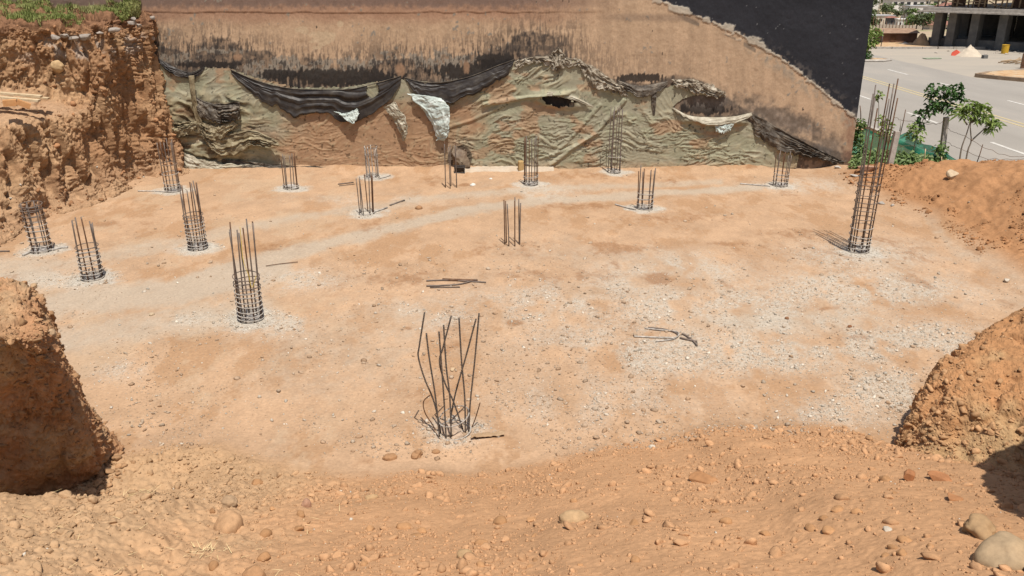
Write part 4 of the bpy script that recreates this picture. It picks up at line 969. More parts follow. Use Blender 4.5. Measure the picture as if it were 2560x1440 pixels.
# ------------------------------------------------------------------ loose rods, planks, bricks
def rods(label, segs, mat, r=.009, name="loose_rod"):
    """each seg a list of photo points lying on the floor"""
    P0 = [np.array([PZ(a, b_, .0) for a, b_ in s]) for s in segs]
    for s in P0: s[:, 2] = h_full(s[:, 0], s[:, 1]) + .016
    o0 = P0[0][0]
    mb = MB(o0)
    for s in P0: mb.tube(catmull(s, 24) if len(s) > 2 else s, r, 7)
    o = mb.build(name, mat, None, True); o.location = o0; return tag(o, label, "rod")
rods("grey cut rod pair lying left of the faint pale bars", [[(845, 460), (884, 455)], ], M_STEEL, .012)
rods("thin grey rod beside the cut rod on the back floor", [[(848, 464), (886, 459)]], M_STEEL, .009)
rods("dark straight rod pointing away right of the buried ring", [[(975, 513), (1011, 501)]], M_STEEL, .02)
rods("mortar-crusted rod lying between the buried ring and the dark rod", [[(935, 530), (968, 518)]], M_TIE, .018)
rods("mortar-crusted rod lying against the faint pale bars", [[(912, 446), (945, 446), (976, 438)]], M_TIE, .016)
rods("pale rod lying left at the tall thin bars by the bank corner", [[(345, 479), (395, 479), (432, 481)]], M_TIE, .015)
rods("dark end of a rod entering the photo at the left edge", [[(-40, 632), (24, 630)]], M_STEEL, .014)
rods("long dark rod on top of the small bundle in the middle", [[(1066, 706), (1120, 705), (1215, 708)]], M_STEEL, .012)
rods("rusty pipe stub lying on the small bundle in the middle", [[(1106, 704), (1194, 706)]], M_RUST, .025)
rods("dark rod crossing under the small bundle in the middle", [[(1066, 720), (1140, 716), (1180, 706)]], M_STEEL, .012)
rods("short dark rod at the lower side of the small bundle", [[(1075, 723), (1150, 722)]], M_STEEL, .01)
rods("bent grey loop of rod on the right gravel", [[(1612, 824), (1650, 828), (1688, 832), (1697, 840), (1680, 852), (1640, 856)]], M_TIE, .010)
rods("second bent rod curving inside the grey loop", [[(1620, 822), (1660, 826), (1690, 836), (1692, 846), (1660, 854)]], M_STEEL, .010)
rods("straight grey rod running left from the bent loop", [[(1585, 843), (1640, 846), (1690, 848)]], M_TIE, .012)
rods("short dark rod pointing right of the bent loop", [[(1700, 848), (1742, 857)]], M_STEEL, .014)
rods("black bent stub at the right of the loop", [[(1705, 838), (1714, 842), (1735, 858), (1742, 868)]], M_STEEL, .014)
rods("thin dark stick on the pale track right of the tall left cage", [[(665, 668), (700, 664), (745, 660)]], M_RUST, .007)
rods("pale cut rod lying near the right end of the back floor", [[(1850, 462), (1900, 466), (1925, 468)]], M_TIE, .016)
rods("pale rod beside the rusty short bars", [[(1538, 512), (1570, 522), (1590, 526)]], M_TIE, .016)
rods("mortar-crusted rod at the foot of the short leaning cage", [[(58, 640), (84, 628), (100, 630)]], M_TIE, .022)
rods("mortar-crusted rod right of the short leaning cage", [[(130, 628), (152, 622), (170, 621)]], M_TIE, .022)
def plank(label, a, b_, wd, th, mat, name="plank"):
    a = np.array(a); b_ = np.array(b_); c = (a + b_) / 2; d = b_ - a
    mb = MB(c); L_ = np.linalg.norm(d); az = math.atan2(d[1], d[0]); el = math.asin(d[2] / L_)
    mb.box(c, (L_, wd, th), az, (0, -el)); o = mb.build(name, mat); o.location = c; return tag(o, label, "plank" if name == "plank" else "brick")
pl_ = plank("upper pale plank lying on the ledge of the earth bank", PD(-80, 226, 17.6), PD(104, 241, 17.75), .14, .04, M_TIMBER)
plank("lower pale plank under the other on the bank ledge", PD(-80, 236, 17.4), PD(98, 252, 17.5), .14, .04, M_TIMBER)
plank("short end of a third plank poking out behind the pale ones", PD(60, 240, 17.9), PD(122, 246, 17.9), .1, .03, M_TIMBER)
M_BRICK = noisy("orange_brick", (.42, .20, .08), (.5, .27, .12), 9, .9, .4, .005)
plank("orange brick below the planks, nearer the photo edge", PD(8, 258, 17.0), PD(42, 256, 17.1), .16, .12, M_BRICK, "brick")
plank("orange brick below the planks, tilted at the right", PD(42, 254, 17.0), PD(76, 266, 17.1), .16, .10, M_BRICK, "brick")
# things at the wall foot
def boxthing(name, label, cat, c, size, mat, rz=0, bevel=.01, tilt=None):
    mb = MB(c); mb.box(c, size, rz, tilt); o = mb.build(name, mat); o.location = [float(k) for k in c]
    bv = o.modifiers.new("bevel", 'BEVEL'); bv.width = bevel; bv.segments = 2
    return tag(o, label, cat)
c = PD(1302, 414, 20.9); c[2] = .13
boxthing("foam_block", "yellow-brown block standing at the wall foot in the middle", "block", c, (.14, .14, .27), noisy("ochre", (.36, .24, .10), (.44, .30, .14), 8), .2, .03)
c = PD(1148, 404, 20.7); c[2] = .09
tr = thing("mortar_pan", "black shallow mortar pan leaning behind the ringless bars", "pan", c)
mb = MB(); mb.box((0, 0, 0), (.24, .03, .14), 0, (.5, 0)); mb.build("pan_bottom", M_BLACKPLASTIC, tr)
mb = MB(); mb.tube([(-.13, -.05, -.08), (.13, -.05, -.08), (.13, .03, .08), (-.13, .03, .08)], .018, 6, True); mb.build("rim", M_BLACKPLASTIC, tr)
mb = MB(); 
for k in range(16):
    xx = 4.95 - 5.6 + k * .14 * 1.0
L0, L1 = PD(1150, 420, 20.95), PD(1345, 418, 20.95)
X, Y = np.meshgrid(np.linspace(L0[0], L1[0] + .4, 120), np.linspace(20.65, 21.2, 20))
Z = -.04 + .10 * ss(20.65, 20.9, Y + (fb2(X * 3, Y * 3, 993, 3) - .5) * .3) + (fb2(X * 8, Y * 8, 991, 3) - .5) * .05
o = mesh_obj("concrete_footing", np.stack([X, Y, Z], -1).reshape(-1, 3), gridfaces(20, 120), noisy("dusty_footing", PALE * .9, PALE * 1.15, 4, .95, .5, .01, GREY)); tag(o, "pale broken concrete footing strip along the wall foot in the middle", "footing")
R, F = rock_shape(3, 555, .5); R = R * np.array([.34, .13, .34]); c = PD(1150, 388, 21.0)
n_ = fb3(R[:, 0] * 9, R[:, 1] * 9, R[:, 2] * 9, 8, 3); R = R * (1 + (n_ - .5) * .7)[:, None]
o = mesh_obj("plastic_bundle", R, F, tint("muddy_plastic", (.05, .035, .025), (.14, .095, .06), (.24, .19, .13))); o.location = (c[0], 21.0, .26); tag(o, "dark brown crumpled bundle of plastic stuffed against the wall foot", "bundle")

# ------------------------------------------------------------------ grass on top of the bank
M_GRASS = noisy("grass", (.14, .175, .045), (.22, .245, .075), 1.2, .8, 0, c3=(.34, .31, .14))
Gt = LBG[350:399, 40:380].reshape(-1, 3); k = rs.randint(0, len(Gt), 60000); p = Gt[k] + rs.normal(0, .03, (60000, 3)) * np.array([1, 1, 0])
k = (fb2(p[:, 0] * .8, p[:, 1] * 1.2, 1201, 3) > .40) & (p[:, 0] < PD(300, 30, 20)[0]); p = p[k]; n = len(p)
h_ = rs.uniform(.03, .10, n) * (0.6 + .9 * fb2(p[:, 0] * 1.5, p[:, 1] * 1.5, 1211, 2)); a = rs.uniform(0, 6.28, n); wd = rs.uniform(.004, .009, n)
d = np.stack([np.cos(a), np.sin(a), np.zeros(n)], -1); side = np.stack([-np.sin(a), np.cos(a), np.zeros(n)], -1)
V = np.stack([p - side * wd[:, None], p + side * wd[:, None], p + d * (h_ * .5)[:, None] + np.array([0, 0, 1]) * h_[:, None]], 1)
tag(mesh_obj("grass", V.reshape(-1, 3), np.arange(n * 3).reshape(-1, 3), M_GRASS), "sunlit green grass on top of the earth bank", kind="stuff")
# dry straw on the foreground ridge
n = 120; x = rs.uniform(-3.6, -1.2, n); y = rs.uniform(3.6, 5.6, n); p = np.stack([x, y, h_full(x, y) + .01], -1)
cl = np.array([[-2.95, 5.5], [-2.0, 4.5], [-3.3, 4.2]])[rs.randint(0, 3, n)]; sel = rs.uniform(size=n) < .6
p[sel, 0] = cl[sel, 0] + rs.normal(0, .09, sel.sum()); p[sel, 1] = cl[sel, 1] + rs.normal(0, .07, sel.sum()); p[:, 2] = h_full(p[:, 0], p[:, 1]) + .01
a = rs.uniform(0, 6.28, n); d = np.stack([np.cos(a), np.sin(a), rs.uniform(.0, .35, n)], -1) * rs.uniform(.03, .09, (n, 1)); sd_ = np.stack([-np.sin(a), np.cos(a), 0 * a], -1) * .0025
V = np.stack([p - sd_, p + sd_, p + d + sd_ * .4, p + d - sd_ * .4], 1)
tag(mesh_obj("dry_straw", V.reshape(-1, 3), np.arange(n * 4).reshape(-1, 4), noisy("straw", (.45, .32, .15), (.6, .47, .26), 5, .8, 0)), "dry straw bits on the sandy ridge in the left foreground", kind="stuff")

# ------------------------------------------------------------------ plants
def leaf_mat(name, c1, c2, c3):
    m, t, b = new_mat(name, .55, .35)
    n = noise_node(t, 7, 3, .6); r = ramp(t, n.outputs[0], [(.3, c1), (.5, c2), (.7, c3)])
    g = t.nodes.new("ShaderNodeObjectInfo")
    t.links.new(r.outputs[0], b.inputs["Base Color"])
    tr = t.nodes.new("ShaderNodeBsdfTranslucent"); t.links.new(r.outputs[0], tr.inputs[0]); mx = t.nodes.new("ShaderNodeMixShader"); mx.inputs[0].default_value = .25
    t.links.new(b.outputs[0], mx.inputs[1]); t.links.new(tr.outputs[0], mx.inputs[2]); t.links.new(mx.outputs[0], t.nodes["Material Output"].inputs[0]); return m
LF_DARK = leaf_mat("dark_leaf", (.03, .068, .02), (.05, .11, .028), (.10, .18, .045))
LF_MID = leaf_mat("mid_leaf", (.06, .105, .024), (.11, .17, .04), (.19, .25, .075))
LF_LIGHT = leaf_mat("light_leaf", (.11, .17, .035), (.18, .25, .06), (.29, .34, .10))
LF_FAR = leaf_mat("far_leaf", (.05, .075, .03), (.085, .11, .045), (.13, .15, .06))
M_BARK = noisy("bark", (.16, .12, .09), (.26, .21, .16), 12, .9, .5, .01)
def leaves(P, L_, W_, seed, droop=.35, dirs=None):
    """one pointed, folded leaf of 2 quads at each point"""
    r = np.random.RandomState(seed); n = len(P); l = L_ * r.uniform(.65, 1.25, n)[:, None]; wd = W_ * r.uniform(.7, 1.2, n)[:, None]
    if dirs is None:
        a = r.uniform(0, 6.28, n); e = r.uniform(-.6, .5, n); dirs = np.stack([np.cos(a) * np.cos(e), np.sin(a) * np.cos(e), np.sin(e)], -1)
    d = dirs; s = np.cross(d, np.array([0, 0, 1.0]) + r.normal(0, .45, (n, 3))); s /= np.linalg.norm(s, axis=1)[:, None] + 1e-9
    up = np.cross(s, d)
    b = P; m1 = P + d * l * .5; t_ = P + d * l - np.array([0, 0, 1]) * l * droop
    V = np.stack([b, m1 - s * wd / 2 + up * wd * .18, t_, m1 + s * wd / 2 + up * wd * .18], 1)
    F = np.arange(n * 4).reshape(-1, 4)
    F = np.concatenate([F[:, [0, 1, 2]], F[:, [0, 2, 3]]]); return V.reshape(-1, 3), F
def plant(name, label, base, stems, clumps, lmat, LL, LW, seed, group=None, stem_r=.012, cat="plant", smat=None, dens=1.0):
    """stems: list of point lists (world); clumps: (centre, radius xyz, leaves)"""
    base = np.array(base, float); root = thing(name, label, cat, base, group)
    if stems:
        mb = MB(base)
        for s in stems:
            s = np.array(s, float); C_ = catmull(s, 14) if len(s) > 2 else s
            mb.tube(C_, np.linspace(stem_r, stem_r * .45, len(C_)), 7)
        mb.build("trunk" if cat == "tree" else "stem", smat or M_BARK, root, True)
    r = np.random.RandomState(seed); PP = []
    for c, rad, n in clumps:
        n = int(n * dens); v = r.normal(size=(n, 3)); v /= np.linalg.norm(v, axis=1)[:, None]; q = r.uniform(.25, 1, (n, 1)) ** .45
        PP.append(np.array(c) + v * q * np.array(rad))
    V, F = leaves(np.concatenate(PP) - base, LL, LW, seed + 1)
    mesh_obj("crown" if cat == "tree" else "foliage", V, F, lmat, root, smooth=False)
    return root
def blob(pts, D, r, n, jit=0):   # clumps along photo points at a given distance
    return [(PD(a, b_, D), (r * s_, r * s_, r * s_), n) for a, b_, s_ in pts]
D = 21.9
plant("leaning_shrub", "dark green leafy shrub leaning right over the road verge", PD(2290, 395, D), [[PD(2282, 400, D), PD(2290, 345, D), PD(2312, 290, D), PD(2340, 235, D)]],
      blob([(2300, 312, .8), (2310, 285, 1), (2325, 262, 1.1), (2345, 245, 1.2), (2365, 262, 1), (2355, 232, 1.2), (2385, 235, 1.1), (2395, 222, .8), (2330, 222, .8), (2335, 270, .9), (2372, 268, .8), (2400, 240, .6), (2368, 226, .7)], D, .20, 34), LF_DARK, .15, .085, 51)
D = 21.4
fr = [[PD(2398, 412, D), PD(2404, 370, D), PD(2418, 330, D), PD(2426, 300, D)], [PD(2412, 418, D), PD(2420, 375, D), PD(2428, 352, D), PD(2426, 310, D), PD(2440, 295, D)],
      [PD(2428, 352, D), PD(2450, 332, D), PD(2468, 316, D)], [PD(2418, 312, D), PD(2404, 292, D)], [PD(2426, 306, D), PD(2446, 300, D), PD(2462, 290, D)], [PD(2424, 302, D), PD(2430, 280, D)]]
plant("small_tree", "slender two-stemmed tree with light green long leaves beside the leaning shrub", PD(2405, 412, D), fr,
      blob([(2404, 284, .8), (2425, 275, 1.1), (2440, 285, 1), (2455, 282, 1), (2470, 300, .9), (2484, 305, .9), (2432, 262, .7), (2460, 270, .7), (2478, 318, .7), (2415, 270, .8), (2492, 310, .6), (2446, 295, .8)], D, .17, 30), LF_LIGHT, .19, .055, 61, stem_r=.022, cat="tree")
for k, (lab, px, py, top, D, mat, nn) in enumerate([
    ("bushy yellow-green creeper growing up against the corner of the wall", 2150, 400, 300, 21.6, LF_MID, 14),
    ("small leafy stem behind the bars of the tallest cage", 2215, 350, 295, 22.6, LF_LIGHT, 6),
    ("thin stem with a tuft of leaves showing through the tallest cage", 2195, 320, 230, 22.6, LF_LIGHT, 4),
    ("light green shrub at the foot of the leaning shrub", 2292, 352, 312, 21.7, LF_LIGHT, 5),
    ("upright leafy sapling in front of the second concrete post", 2345, 402, 362, 21.2, LF_MID, 6)]):
    cl_ = []
    if k == 2: cl_ = blob([(2200, 236, .7), (2192, 245, .5)], D, .14, 22)
    else:
        for q in range(nn): cl_.append((PD(px + rs.uniform(-14, 14), py + (top - py) * (q + .5) / nn, D + rs.uniform(-.1, .1)), (.14, .14, .12), 26))
    plant("shrub", lab, PD(px, py, D), [[PD(px, py, D), PD(px + 2, (py + top) / 2, D), PD(px, top + 8, D)]], cl_, mat, .11, .06, 71 + 3 * k)
cr_ = []
for k in range(170):
    px = rs.uniform(2128, 2375); py = rs.uniform(382, 432)
    if py < 386 + max(0, (px - 2290)) * .30: continue
    D = 20.45 + (432 - py) / 38 * 1.0 + rs.uniform(-.1, .1)
    cr_.append((PD(px, py, D), (.12, .12, .09), 24))
V, F = leaves(np.concatenate([np.array(c) + rs.normal(0, 1, (n, 3)) * np.array(rd) * .6 for c, rd, n in cr_]), .13, .10, 99)
k = len(V) // 2
tag(mesh_obj("ground_cover", V, F, leaf_mat("broad_leaf", (.085, .13, .04), (.14, .20, .065), (.23, .29, .115)), smooth=False), "dense broad-leaved vegetable plants between the wall corner and the green net", kind="stuff")
# green shade net
NT = [(2128, 334, 23.0), (2168, 323, 22.9), (2193, 336, 22.8), (2212, 341, 22.6), (2240, 340, 22.4), (2279, 331, 22.1), (2300, 357, 21.8), (2327, 364, 21.5), (2360, 377, 21.2), (2393, 400, 20.9), (2432, 412, 20.6)]
T = catmull(np.array([PD(*p) for p in NT]), 120); Bt = T.copy(); Bt[:, 2] = np.minimum(T[:, 2] - .12, -.02); v = np.linspace(0, 1, 20)[:, None, None]
G = T[None] * (1 - v) + Bt[None] * v; G[..., 1] += (fb2(np.linspace(0, 14, 120)[None], np.linspace(0, 2, 20)[:, None], 88, 3) - .5) * .22; G[..., 0] += (fb2(np.linspace(0, 9, 120)[None], np.linspace(0, 2, 20)[:, None], 89, 2) - .5) * .1
m, t, b = new_mat("green_net", .7, .2); b.inputs["Base Color"].default_value = (.012, .155, .095, 1)
n = noise_node(t, 3, 4, .6); r_ = ramp(t, n.outputs[0], [(.3, (.03, .36, .22)), (.7, (.08, .48, .32))]); t.links.new(r_.outputs[0], b.inputs["Base Color"])
tl_ = t.nodes.new("ShaderNodeBsdfTranslucent"); t.links.new(r_.outputs[0], tl_.inputs[0]); m0 = t.nodes.new("ShaderNodeMixShader"); m0.inputs[0].default_value = .5; t.links.new(b.outputs[0], m0.inputs[1]); t.links.new(tl_.outputs[0], m0.inputs[2])
tp = t.nodes.new("ShaderNodeBsdfTransparent"); mx = t.nodes.new("ShaderNodeMixShader"); mx.inputs[0].default_value = .12
t.links.new(m0.outputs[0], mx.inputs[1]); t.links.new(tp.outputs[0], mx.inputs[2]); t.links.new(mx.outputs[0], t.nodes["Material Output"].inputs[0])
tag(mesh_obj("shade_net", G.reshape(-1, 3), gridfaces(20, 120)[:, ::-1].copy(), m), "sagging green shade net fencing the vegetable strip from the road", "net")
# posts, sticks and wire
def pole(name, label, a, b_, r, mat, cat="post", sq=False, group=None):
    a = np.array(a); b_ = np.array(b_); mb = MB(a)
    if sq:
        c = (a + b_) / 2; d = b_ - a; L_ = np.linalg.norm(d); mb.box(c, (r * 2, r * 2, L_), 0, (math.asin(-d[1] / L_) if 0 else 0, math.asin(d[0] / L_)))
    else: mb.tube([a, (a + b_) / 2 + np.array([.01, 0, 0]), b_], [r, r * .95, r * .85], 8)
    o = mb.build(name, mat, None, not sq); o.location = [float(k) for k in a]; return tag(o, label, cat, group)
pole("concrete_post", "leaning grey concrete post in front of the vegetable plants", PD(2219, 436, 20.2), PD(2243, 328, 20.2), .06, M_CONC, sq=True)
pole("concrete_post", "grey concrete post behind the green net by the road", PD(2356, 372, 22.0), PD(2366, 293, 22.0), .055, M_CONC, sq=True)
for lab, a, b_, D, r, mt in [("bamboo stake standing left of the leaning concrete post", (2219, 372), (2219, 312), 22.3, .012, M_TIMBER), ("tall thin rod leaning right beside the leaning post", (2250, 338), (2264, 274), 22.0, .012, M_RUST),
                             ("thin stub rod behind the corner of the wall", (2152, 300), (2150, 264), 24, .014, M_RUST), ("short pale stake in front of the net, leftmost", (2309, 400), (2314, 372), 20.9, .014, M_TIMBER),
                             ("pale stake between the sapling and the berm", (2352, 414), (2354, 392), 20.6, .014, M_TIMBER), ("pale stake beside its twin at the net end", (2366, 420), (2370, 398), 20.5, .016, M_CONC), ("right twin of the pale stakes at the net end", (2372, 421), (2376, 403), 20.5, .014, M_CONC),
                             ("thin stick at the road edge right of the small tree", (2440, 412), (2457, 361), 20.9, .012, M_RUST), ("slim metal pipe standing behind the leaning post top", (2249, 330), (2252, 301), 22.4, .014, M_CONC)]:
    pole("stake", lab, PD(*a, D), PD(*b_, D), r, mt, "stake")
def wire(label, pts, r=.005):
    P_ = catmull(np.array([PD(*p) for p in pts]), 60); P_[:, 2] += (fb2(np.linspace(0, 20, 60), np.zeros(60), 66, 2) - .5) * .06
    mb = MB(P_[0]); mb.tube(P_, r, 5); o = mb.build("barbed_wire", M_RUST, None, True); o.location = P_[0]; tag(o, label, "wire")
wire("rusty strand of wire sagging from the second post to the road edge", [(2362, 318, 22), (2385, 330, 21.7), (2420, 345, 21.4), (2457, 366, 20.9), (2510, 387, 20.6), (2580, 392, 20.4)])
wire("rusty strand of wire curling between the leaning post and the second post", [(2235, 293, 22.4), (2262, 302, 22.2), (2300, 306, 22.1), (2340, 310, 22), (2362, 300, 22)])
wire("low strand of wire along the top of the berm", [(2360, 352, 22), (2400, 372, 21.5), (2450, 392, 20.9), (2500, 398, 20.6), (2580, 396, 20.4)])
wire("bottom strand of wire crossing before the vegetable plants", [(2232, 364, 20.2), (2290, 366, 20.9), (2330, 380, 21), (2380, 408, 20.7)])

# ------------------------------------------------------------------ far side: unfinished building
fa = PZ(2345, 116); fb_ = PZ(2562, 130)
dv = fb_ - fa; dv[2] = 0; dv /= np.linalg.norm(dv); nv_ = np.array([-dv[1], dv[0], 0]); nv_ = nv_ if nv_[1] > 0 else -nv_
ub = thing("unfinished_building", "grey concrete frame of an unfinished building across the road", "building", fa)
ang = math.atan2(dv[1], dv[0])
def at(s, d_, z): return fa + dv * s + nv_ * d_ + np.array([0, 0, z])
def onf(px, py):     # distance along the facade line seen at this photo column
    r_, _, _ = ray(px, py); dd_ = np.array(ray(px, py)); a = fa[:2]; den = dv[0] * dd_[1] - dv[1] * dd_[0]
    return -(a[0] * dd_[1] - a[1] * dd_[0]) / den
SL = 2.24
cols_s = [onf(2334, 114), onf(2369, 118), onf(2425, 122), onf(2494, 126), onf(2575, 130)]
cols_s += [cols_s[-1] + 2.2, cols_s[-1] + 4.4, cols_s[-1] + 6.6]
for k, s in enumerate(cols_s):
    mb = MB(fa); mb.box(at(s, .35, SL / 2), (.52, .7, SL), ang); mb.build("pillar", M_DARKCONC, ub)
for s in cols_s[::2]:
    for d_ in (3.4,):
        mb = MB(fa); mb.box(at(s + .4, d_, SL / 2), (.5, .5, SL), ang); mb.build("pillar", M_DARKCONC, ub)
Lb = cols_s[-1] - cols_s[0] + 1.6; mid_ = (cols_s[0] + cols_s[-1]) / 2
mb = MB(fa); mb.box(at(mid_, 6.4, SL + .14), (Lb, 14.2, .28), ang); mb.box(at(mid_, -.5, SL + .02), (Lb + .5, .9, .10), ang); mb.build("floor_slab", M_CONC, ub)
mb = MB(fa); mb.box(at(mid_, 6.6, .28), (Lb - .4, 12.5, .5), ang); mb.build("floor_slab", M_DARKCONC, ub)
mb = MB(fa); mb.box(at(mid_, 6.4, SL + 3.1), (Lb, 14.2, .28), ang); mb.build("floor_slab", M_CONC, ub)
mb = MB(fa)
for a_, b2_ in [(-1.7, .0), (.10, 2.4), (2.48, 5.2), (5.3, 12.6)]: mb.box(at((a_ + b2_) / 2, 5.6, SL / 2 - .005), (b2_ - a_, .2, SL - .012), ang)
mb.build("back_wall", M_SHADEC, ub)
rr = random.Random(4)
for s in np.arange(cols_s[0] - .2, cols_s[-1], .42):
    mb = MB(fa); mb.tube([at(s + rr.uniform(-.1, .1), .1 + rr.random() * .6, SL + .27), at(s + rr.uniform(-.25, .25), .3 + rr.random() * .6, SL + 2.98)], .05, 6); mb.build("timber_prop", M_PROP, ub, True)
for k in range(26):
    mb = MB(fa); s = rr.uniform(cols_s[0], cols_s[-1]); z0 = rr.uniform(.3, .8); mb.tube([at(s, .25, SL + z0), at(s + rr.uniform(.4, 1.3), .35, SL + z0 + rr.uniform(-.3, .5))], .035, 5)
    mb.build("timber_brace", M_PROP, ub, True)
for s0, s1 in [(.0, .9), (1.5, 2.3), (3.9, 4.9), (6.2, 7.4)]:
    mb = MB(fa); mb.box(at(cols_s[0] + (s0 + s1) / 2, 1.6, SL + 1.4), (s1 - s0, .08, 2.2), ang); mb.build("formwork_panel", M_RUST, ub)

# heaps, drum and clutter on the side road
def heap(name, label, px, py, wpx, hpx, mat, seed, cat, rough=.1):
    c = PZ(px, py); mpp = float(np.linalg.norm(c - np.array([0, 0, CAM_H]))) / FPX; R_ = wpx * mpp / 2; H_ = hpx * mpp
    q = np.linspace(0, 1, 20)[:, None]; a = np.linspace(0, 2 * math.pi, 49)[None]
    X = R_ * q * np.cos(a); Y = R_ * q * np.sin(a); Zh = H_ * (1 - q) ** 1.05 * (1 + 0 * a)
    nn = fb2(X * 3 / R_, Y * 3 / R_, seed, 4); Zh = Zh * (.75 + .5 * nn) + (nn - .5) * rough * (1 - q)
    o = mesh_obj(name, np.stack([X, Y, Zh], -1).reshape(-1, 3), gridfaces(20, 49), mat); o.location = c; return tag(o, label, cat)
M_SAND = noisy("sand", (.42, .35, .27), (.52, .44, .34), 4, .95, .5, .02)
m_, t_, b_ = new_mat("orange_tarp", .6); b_.inputs["Base Color"].default_value = (.62, .105, .065, 1)
def dome(name, label, px, py, wpx, hpx, mat, seed, cat):
    c = PZ(px, py); mpp = float(np.linalg.norm(c - np.array([0, 0, CAM_H]))) / FPX; R, F = rock_shape(3, seed, .3); R = R * np.array([wpx * mpp / 2, wpx * mpp / 2.6, hpx * mpp * 1.0]); R[:, 2] = np.maximum(R[:, 2], 0)
    o = mesh_obj(name, R, F, mat); o.location = c; return tag(o, label, cat)
dome("covered_heap", "bright orange-red tarpaulin thrown over a low heap on the side road", 2394, 139, 28, 13, m_, 4001, "heap")
heap("sand_heap", "pale pointed sand heap in front of the unfinished building", 2422, 140, 54, 24, M_SAND, 4002, "heap")
c = PZ(2461, 146); boxthing("concrete_block", "small dark concrete block right of the sand heap", "block", c + np.array([0, 0, .09]), (.30, .2, .2), M_DARKCONC, .3)
c = PZ(2511, 134); dr = thing("drum", "yellow steel drum standing before the unfinished building", "drum", c)
m_, t_, b_ = new_mat("yellow_drum", .5); b_.inputs["Base Color"].default_value = (.50, .30, .03, 1)
mb = MB(); mb.tube([(0, 0, 0), (0, 0, .26), (0, 0, .52)], .2, 18); mb.build("drum_body", m_, dr)
mb = MB(); mb.tube(circle(0, 0, .52, .2, 24), .015, 6, True); mb.build("rim", m_, dr)
c = PZ(2556, 171); boxthing("metal_sheet", "rusty brown metal sheet standing at the right edge of the photo", "sheet", c + np.array([.1, 0, .38]), (.55, .05, .78), M_RUST, .3)
for k in range(9):
    a_ = PZ(2495 + 7 * k, 158 + rr.uniform(-5, 7)); d_ = np.array([rr.uniform(.5, 1.0), rr.uniform(-.9, .9), rr.uniform(0, .25)])
    pole("timber_offcut", "grey timber offcut in the tangled pile left of the rusty sheet", a_ + np.array([0, 0, .04]), a_ + d_ + np.array([0, 0, .05]), .03, M_PROP, "timber", group="timber offcuts on the side road")
for k in range(22):
    px = rr.uniform(2335, 2560); py = rr.uniform(119, 133) + (px - 2335) * .03
    P0 = PZ(px, py)
    stone("pale rubble lump along the kerb of the unfinished building", px, py, rr.uniform(2, 4.5), (.44, .38, .32), 4100 + k, (1.3, .8, .6), 1, .4, True, pos=P0, group="rubble along the far kerb", name="rubble_lump", cat="rubble")
c = PZ(2330, 147); boxthing("board", "flat greenish board lying on the side road", "board", c + np.array([0, 0, .03]), (1.0, .4, .04), noisy("greenboard", (.2, .24, .16), (.3, .33, .24), 5), .2)
# traffic island with a tree
c = PZ(2178, 152); isl = thing("traffic_island", "low kerbed island with a small tree beside the road", "island", c)
mb = MB(); mb.tube([(-1.3, -.5, .05), (.4, -.6, .05), (1.1, 0, .05), (.4, .7, .05), (-1.3, .7, .05)], .09, 6, True); mb.build("kerb_ring", M_CONC, isl)
V = [(-1.3, -.5, .10), (.4, -.6, .10), (1.1, 0, .10), (.4, .7, .10), (-1.3, .7, .10)]; mesh_obj("island_soil", np.array(V), [[0, 1, 2, 3, 4]], M_VERGE, isl, None, False)
D = c[1]
plant("island_tree", "bright green small tree on the kerbed island behind the black wall", PD(2163, 150, D), [[PD(2162, 152, D), PD(2163, 125, D), PD(2166, 95, D)], [PD(2163, 125, D), PD(2180, 100, D)]],
      blob([(2160, 85, 1.2), (2175, 78, 1.3), (2185, 88, 1.1), (2170, 100, 1.2), (2192, 82, .8), (2180, 108, .8), (2158, 110, .9), (2165, 120, .7)], D, .38, 46), LF_LIGHT, .24, .12, 201, cat="tree", stem_r=.05)
plant("spiky_shrub", "dark spiky shrub at the foot of the island tree", PD(2166, 148, D - .3), [], blob([(2160, 140, 1), (2168, 138, 1), (2164, 143, 1)], D - .3, .2, 40), LF_DARK, .28, .05, 207)
pole("sign_post", "thin sign post with a small green plate by the far kerb", PZ(2202, 118), PZ(2202, 118) + np.array([0, 0, 1.15]), .03, M_DARKCONC)
# brown shack
c = PZ(2250, 107); sh = thing("shack", "low brown shack with a rusty roof across the road", "shack", c)
mb = MB(); mb.box((.0, .9, .32), (2.4, 1.6, .64)); mb.build("shack_wall", noisy("shack_boards", (.13, .075, .05), (.22, .12, .08), 2), sh)
V = np.array([(-1.35, -.1, .66), (1.3, -.1, .66), (1.3, .9, .95), (-1.35, .9, .95), (-1.35, 1.9, .66), (1.3, 1.9, .66)])
o = mesh_obj("shack_roof", V, [[0, 1, 2, 3], [3, 2, 5, 4], [0, 3, 4], [1, 5, 2]], noisy("rusty_roof", (.2, .12, .08), (.32, .22, .15), 4), sh, None, False)
mb = MB(); mb.box((-.5, .09, .28), (.4, .03, .5)); mb.build("door", M_RUST, sh)
heap("earth_heap", "brown earth heap between the shack and the unfinished building", 2302, 113, 40, 30, noisy("heap_earth", (.3, .2, .12), (.4, .28, .17), 3), 4010, "heap")
heap("white_heap", "small whitish heap in front of the shack", 2262, 110, 18, 4, M_CONC, 4011, "heap")
